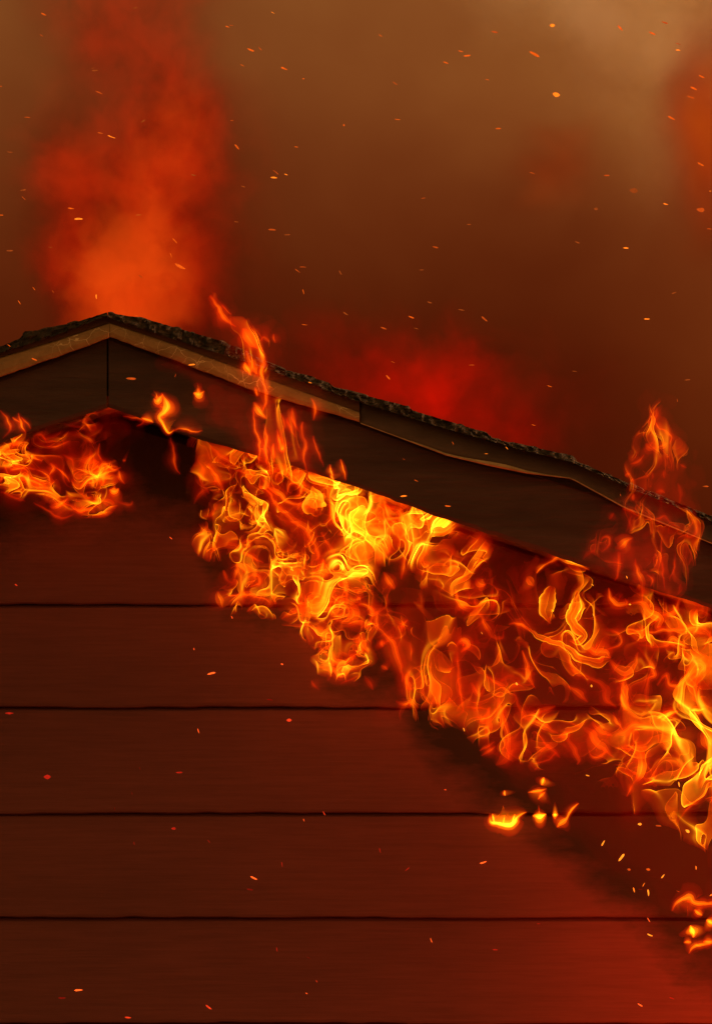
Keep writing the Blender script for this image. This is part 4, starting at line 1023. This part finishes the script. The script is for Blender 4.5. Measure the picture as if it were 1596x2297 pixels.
# fire cloud rising behind the ridge
fire_cloud('fire_cloud', 'tall glowing column of fire-lit smoke rising behind the ridge', (-1.55, 0.15, 0.5, 1.7, 3.4, 6.6),
    at_y(1.1, [(275, 680, 105, 80, 1.7), (300, 590, 170, 110, 0.42), (400, 640, 120, 160, 0.35), (330, 420, 170, 160, 0.75), (430, 280, 100, 100, 0.6), (150, 380, 60, 110, 0.42), (340, 100, 130, 120, 0.5), (200, 60, 100, 110, 0.4), (300, -120, 150, 130, 0.3), (150, 560, 70, 120, 0.3)]),
    scale=6.0, lo=0.45, hi=0.60, floor=0.06, warp=0.40, strength=1.2, absorb=1.9, tints=((0.85, 0.004, 0.0), (1.0, 0.10, 0.005)), wscale=4.2, step=0.7)
fire_cloud('fire_cloud', 'deep red glowing smoke behind the right roof slope', (-0.5, 2.0, 1.8, 2.8, 3.3, 5.2),
    at_y(2.3, [(1000, 880, 90, 80, 0.7), (860, 840, 100, 70, 0.6), (1050, 800, 50, 50, 0.5), (930, 920, 160, 60, 0.5), (1150, 970, 90, 50, 0.6), (740, 780, 90, 70, 0.45), (1200, 900, 260, 110, 0.14)]),
    scale=5.5, lo=0.45, hi=0.59, floor=0.08, warp=0.5, strength=0.7, absorb=0.9, tints=((0.8, 0.002, 0.0), (1.0, 0.006, 0.0)), step=0.45)
fire_cloud('fire_cloud', 'orange fire-lit smoke drifting at the far right above the roof', (0.4, 2.8, 3.0, 4.4, 4.0, 7.2),
    at_y(3.7, [(1590, 260, 55, 130, 0.9), (1545, 210, 50, 70, 0.45), (1610, 420, 50, 110, 0.5), (1230, 350, 80, 38, 0.55), (1530, 400, 60, 160, 0.15)]),
    scale=3.0, lo=0.40, hi=0.62, floor=0.2, warp=0.4, strength=0.75, absorb=2.2, tints=((0.9, 0.06, 0.0), (1.0, 0.17, 0.004)), step=0.7)

# a paler billow of smoke at the upper right, high enough to catch what sun there is
m, nd, lk = new_mat('pale_smoke')
pos, wp = warped(nd, lk, 1.6, 0.7)
env = blob_sum(nd, lk, wp, at_y(4.9, [(1290, -20, 170, 90, 1.0), (1500, 60, 150, 90, 0.55), (1560, 230, 110, 150, 0.4), (1420, -60, 200, 90, 0.7), (1400, 170, 120, 70, 0.3)]))
nz = N(nd, 'ShaderNodeTexNoise'); nz.inputs['Scale'].default_value = 2.6; nz.inputs['Detail'].default_value = 6; nz.inputs['Roughness'].default_value = 0.6
lk.new(wp, nz.inputs['Vector'])
mr = N(nd, 'ShaderNodeMapRange', interpolation_type='SMOOTHSTEP'); mr.inputs['From Min'].default_value = 0.42; mr.inputs['From Max'].default_value = 0.60; mr.inputs['To Min'].default_value = 0.08
lk.new(nz.outputs[0], mr.inputs['Value'])
vs = N(nd, 'ShaderNodeVolumeScatter'); vs.inputs['Color'].default_value = (0.96, 0.88, 0.76, 1); vs.inputs['Anisotropy'].default_value = 0.0
lk.new(math_n(nd, lk, 'MULTIPLY', math_n(nd, lk, 'MULTIPLY', env, mr.outputs[0]), 1.2), vs.inputs['Density'])
out = N(nd, 'ShaderNodeOutputMaterial'); lk.new(vs.outputs[0], out.inputs['Volume'])
m.cycles.volume_step_rate = 0.6
tag(box_mesh('smoke', 0.0, 2.9, 4.45, 5.5, 5.0, 8.2, m), 'pale billow of smoke above the low end of the roof', kind='stuff')

# ------------------------------------------------------------------ embers: glowing splinters and flakes carried on the wind
m, nd, lk = new_mat('glowing_ember')
oi = N(nd, 'ShaderNodeObjectInfo')
geo = N(nd, 'ShaderNodeNewGeometry')
nz = N(nd, 'ShaderNodeTexNoise'); nz.inputs['Scale'].default_value = 160; lk.new(geo.outputs['Position'], nz.inputs['Vector'])
v = math_n(nd, lk, 'MULTIPLY_ADD', nz.outputs[0], 1.2, 0.35)
em = N(nd, 'ShaderNodeEmission'); lk.new(oi.outputs['Color'], em.inputs[0]); lk.new(math_n(nd, lk, 'MULTIPLY', v, oi.outputs['Alpha']), em.inputs[1])
ou = N(nd, 'ShaderNodeOutputMaterial'); lk.new(em.outputs[0], ou.inputs[0])
M_EMBER = m
m.cycles.emission_sampling = 'NONE'

def ember_mesh(seed, thick):
    r = random.Random(seed)
    V, F = [], []
    st = [(-0.5, 0.12), (-0.28, 0.75), (0.05, 1.0), (0.32, 0.7), (0.5, 0.1)]
    bend = r.uniform(-0.12, 0.12)
    for t, w in st:
        w *= r.uniform(0.75, 1.2)
        cz = bend * (0.25 - t * t) * 2
        for a in range(5):
            an = 2 * math.pi * a / 5 + r.uniform(-0.3, 0.3)
            V.append((t, 0.5 * thick * w * math.cos(an), cz + 0.5 * thick * w * math.sin(an)))
    for i in range(4):
        for a in range(5):
            F.append((i * 5 + a, i * 5 + (a + 1) % 5, (i + 1) * 5 + (a + 1) % 5, (i + 1) * 5 + a))
    F.append((4, 3, 2, 1, 0)); F.append((20, 21, 22, 23, 24))
    me = bpy.data.meshes.new('ember'); me.from_pydata(V, [], F); me.materials.append(M_EMBER)
    me.polygons.foreach_set('use_smooth', [True] * len(me.polygons))
    return me
SLIVER = [ember_mesh(s, 0.16) for s in (1, 2, 3)]
FLAKE = [ember_mesh(s, 0.28) for s in (4, 5, 6)]
CHUNK = [ember_mesh(s, 0.62) for s in (7, 8, 9)]

# px, py, length, tilt (down to the right), kind: s sliver f flake c chunk; glow 0 faint .. 3 bright
E_SKY_L = """98,31,14,25,f,2 93,79,10,35,s,1 303,17,12,-10,f,0 213,157,16,0,f,0 222,207,20,25,s,1 321,271,12,-30,f,0 61,263,15,5,s,1 2,193,5,0,f,2 225,298,13,10,f,1 250,306,20,18,s,3
22,340,16,10,s,0 52,426,14,-10,f,0 53,444,12,45,s,1 159,467,15,5,f,2 176,491,21,2,f,3 311,482,15,-5,f,1 3,482,9,0,f,2 22,562,16,0,f,0 113,554,10,10,s,0 392,540,16,45,s,2 383,572,12,70,s,2 404,597,28,25,f,2
76,647,10,50,s,2 119,654,8,60,s,1 216,665,12,85,f,3 43,678,12,55,s,2 306,708,8,10,s,2 315,620,12,40,s,0 434,392,12,15,f,0 208,152,8,-20,s,0"""
E_SKY_M = """612,28,9,30,s,3 510,59,10,20,f,2 519,56,10,5,s,1 562,111,18,20,f,2 583,108,12,45,s,1 543,146,10,25,s,2 637,153,18,25,f,2 680,176,4,0,c,2 771,280,5,80,c,2 520,270,8,0,f,1 531,329,16,50,f,2 664,329,8,10,f,2
614,398,16,8,f,3 641,391,8,20,f,3 618,386,18,40,s,1 545,418,10,20,f,0 610,515,18,5,f,1 644,526,14,0,f,0 679,599,16,3,s,1 667,607,15,35,s,1 763,611,12,60,f,0 680,654,13,75,s,2 683,728,13,8,s,2 775,703,14,30,f,0 530,497,10,5,f,0
853,79,10,35,s,2 999,140,13,20,f,2 886,186,14,35,s,1 891,267,14,8,s,2 949,444,10,-5,s,1 860,736,15,20,f,1 933,737,12,15,s,0 922,711,14,20,f,2 945,605,10,0,f,0 963,678,12,20,f,0 870,846,14,50,f,2 881,812,10,25,s,1 976,554,14,15,f,1 1051,503,10,0,f,0"""
E_SKY_R = """1033,114,12,15,f,2 1047,124,17,-5,f,2 1109,71,16,10,f,1 1198,121,28,28,f,2 1092,178,10,10,s,2 1238,56,13,5,c,3 1247,211,18,15,c,3 1390,62,18,50,f,2 1462,74,18,20,f,2 1490,50,16,20,f,1 1520,112,12,0,f,3 1520,98,14,20,s,1
1573,171,16,30,f,2 1555,198,18,22,f,2 1548,217,20,20,f,1 1505,264,20,30,f,2 1571,368,18,25,f,2 1117,288,13,0,f,2 1193,388,14,15,s,1 1360,393,14,0,f,1 1420,427,20,10,c,0 1336,468,10,0,c,0 1492,457,12,15,f,3 1570,470,20,10,c,1 1592,428,5,0,f,3
1294,543,12,20,f,0 1403,556,13,3,f,3 1590,513,12,10,f,1 1034,695,16,10,s,0 1086,715,18,40,f,1 1450,715,14,0,f,3 1511,657,12,-20,f,0 1232,866,12,20,s,2 1057,819,14,0,s,1 1288,833,12,10,s,0 1196,953,10,15,s,2 1541,852,14,-5,f,0 1518,898,8,80,s,1 1582,1091,14,0,f,1"""
E_ROOF = """1015,994,8,60,s,2 1090,1018,8,3,s,3 1136,1005,8,50,s,3 1391,1110,6,80,s,2 905,1113,16,-3,f,3 933,1078,10,25,s,2 1004,1135,14,5,f,2 77,806,14,20,f,2 430,818,16,-8,f,3 294,849,24,3,f,1 695,858,8,15,f,3 393,842,8,-70,s,1 905,1030,6,30,s,1 20,775,10,35,s,2"""
E_WALL = """520,1385,6,70,f,3 435,1456,5,80,f,3 474,1511,20,-14,f,3 632,1490,5,20,c,3 21,1600,20,0,f,1 648,1616,12,0,c,2 445,1640,12,70,s,3 106,1743,17,0,c,1 402,1733,16,0,f,1 314,1724,8,70,s,0 296,1780,8,80,s,0 257,1815,8,80,s,0 389,1859,10,0,c,1
468,1888,9,50,s,1 301,1892,8,80,s,1 569,1970,18,25,f,3 560,1996,16,10,f,0 632,1940,12,80,s,1 681,1840,6,70,f,3 727,1825,12,60,s,2 621,2130,12,80,s,1 692,2149,10,20,s,0 710,2202,5,60,f,2 687,2229,5,30,f,3 176,2222,20,-3,f,3 139,2239,18,0,f,0
287,2283,15,5,f,2 468,2260,18,35,f,2 998,1772,5,10,f,3 1083,1935,18,-18,f,3 913,1950,14,-40,s,1 852,1908,12,75,s,1 967,2110,12,70,s,3 1110,2131,12,5,f,1 1207,2073,9,0,s,1 1435,2255,13,30,f,3 1506,2240,12,20,f,1 383,1207,9,40,s,3 36,1312,7,30,f,2 605,1570,14,10,f,0 1454,2064,12,60,s,3 1435,1995,10,0,s,0"""
E_FIRE = """1352,1892,15,-60,f,4 1393,1924,22,-52,f,4 1434,1849,9,0,c,4 1541,1865,11,35,c,4 1453,1951,9,10,c,2 1486,1966,12,-50,f,4 1421,1997,12,75,f,3 1453,2003,16,85,f,4 1560,1947,9,85,f,3 1457,2098,14,22,f,4 1132,1780,11,80,s,4 1317,1740,9,15,f,4 1522,1760,12,80,f,4
1410,1951,8,10,c,1 1443,1985,10,-60,s,3 1476,1853,14,5,f,1 1330,1380,7,70,f,4 1158,1534,7,60,c,4 1326,1539,6,80,c,4 1328,1312,6,40,f,4 1405,1295,7,70,f,4 1040,1637,9,70,f,4 1412,1356,5,10,c,4 1595,2008,10,-30,f,3 1520,2000,8,20,s,1 1080,1420,6,60,s,4"""
GLOW = {0: ((1.0, 0.16, 0.02), 0.35), 1: ((1.0, 0.12, 0.010), 0.6), 2: ((1.0, 0.12, 0.006), 0.95), 3: ((1.0, 0.19, 0.010), 1.6), 4: ((1.0, 0.26, 0.015), 1.8)}
RED = {0: ((1.0, 0.03, 0.01), 0.22), 1: ((1.0, 0.03, 0.01), 0.5), 2: ((1.0, 0.05, 0.01), 1.0), 3: ((1.0, 0.10, 0.012), 1.8), 4: ((1.0, 0.3, 0.02), 3.0)}
WORD = {0: 'faint', 1: 'dim', 2: 'glowing', 3: 'bright', 4: 'yellow'}
SHAPE = {'s': 'thin ember sliver', 'f': 'ember flake', 'c': 'chunky ember'}
ORD = ['', 'second', 'third', 'fourth', 'fifth', 'sixth', 'seventh', 'eighth', 'ninth', 'tenth', 'eleventh', 'twelfth', 'thirteenth', 'fourteenth', 'fifteenth', 'sixteenth']
ZONES = [(E_SKY_L, 'over the glowing smoke column', 'embers round the smoke column', 0.10, 0.4, GLOW),
         (E_SKY_M, 'above the middle of the roof slope', 'embers above the middle of the roof', -0.45, 0.3, GLOW),
         (E_SKY_R, 'above the low roof end', 'embers above the low end of the roof', -0.45, 0.3, GLOW),
         (E_ROOF, 'before the rake boards and trim', 'embers before the rake boards', -0.62, -0.46, GLOW),
         (E_WALL, 'before the siding boards clear of the fire', 'embers before the siding', -0.55, -0.12, RED),
         (E_FIRE, 'among the flames on the right', 'embers among the flames', -0.42, -0.36, GLOW)]
for text, where, group, ya, yb, pal in ZONES:
    rows = []
    for tok in text.split():
        a = tok.split(',')
        rows.append((float(a[0]), float(a[1]), float(a[2]), float(a[3]), a[4], int(a[5])))
    rows.sort(key=lambda r: (r[1], r[0]))
    tally = {}
    for r in rows: tally[(r[4], r[5])] = tally.get((r[4], r[5]), 0) + 1
    seen = {}
    for px, py, ln, tilt, kind, glow in rows:
        src = {'s': SLIVER, 'f': FLAKE, 'c': CHUNK}[kind]
        o = bpy.data.objects.new('ember', rng.choice(src)); COL.objects.link(o)
        y = rng.uniform(ya, yb)
        o.location = P(px, py, y)
        s = (ln * 0.9 + 1) * PX * (y + 12.0) / 12.0
        o.scale = (s, s, s)
        o.rotation_euler = (rng.uniform(0, 6), math.radians(tilt), rng.uniform(-0.3, 0.3))
        c, st = pal[glow]
        o.color = (*c, st)
        key = (kind, glow); seen[key] = seen.get(key, 0) + 1; n = seen[key]
        desc = f'{WORD[glow]} {SHAPE[kind]}'
        rank = '' if tally[key] == 1 else ('highest ' if n == 1 else 'lowest ' if n == tally[key] else ORD[n - 1] + ' highest ')
        tag(o, f'{rank}{desc} {where}', 'ember', group)
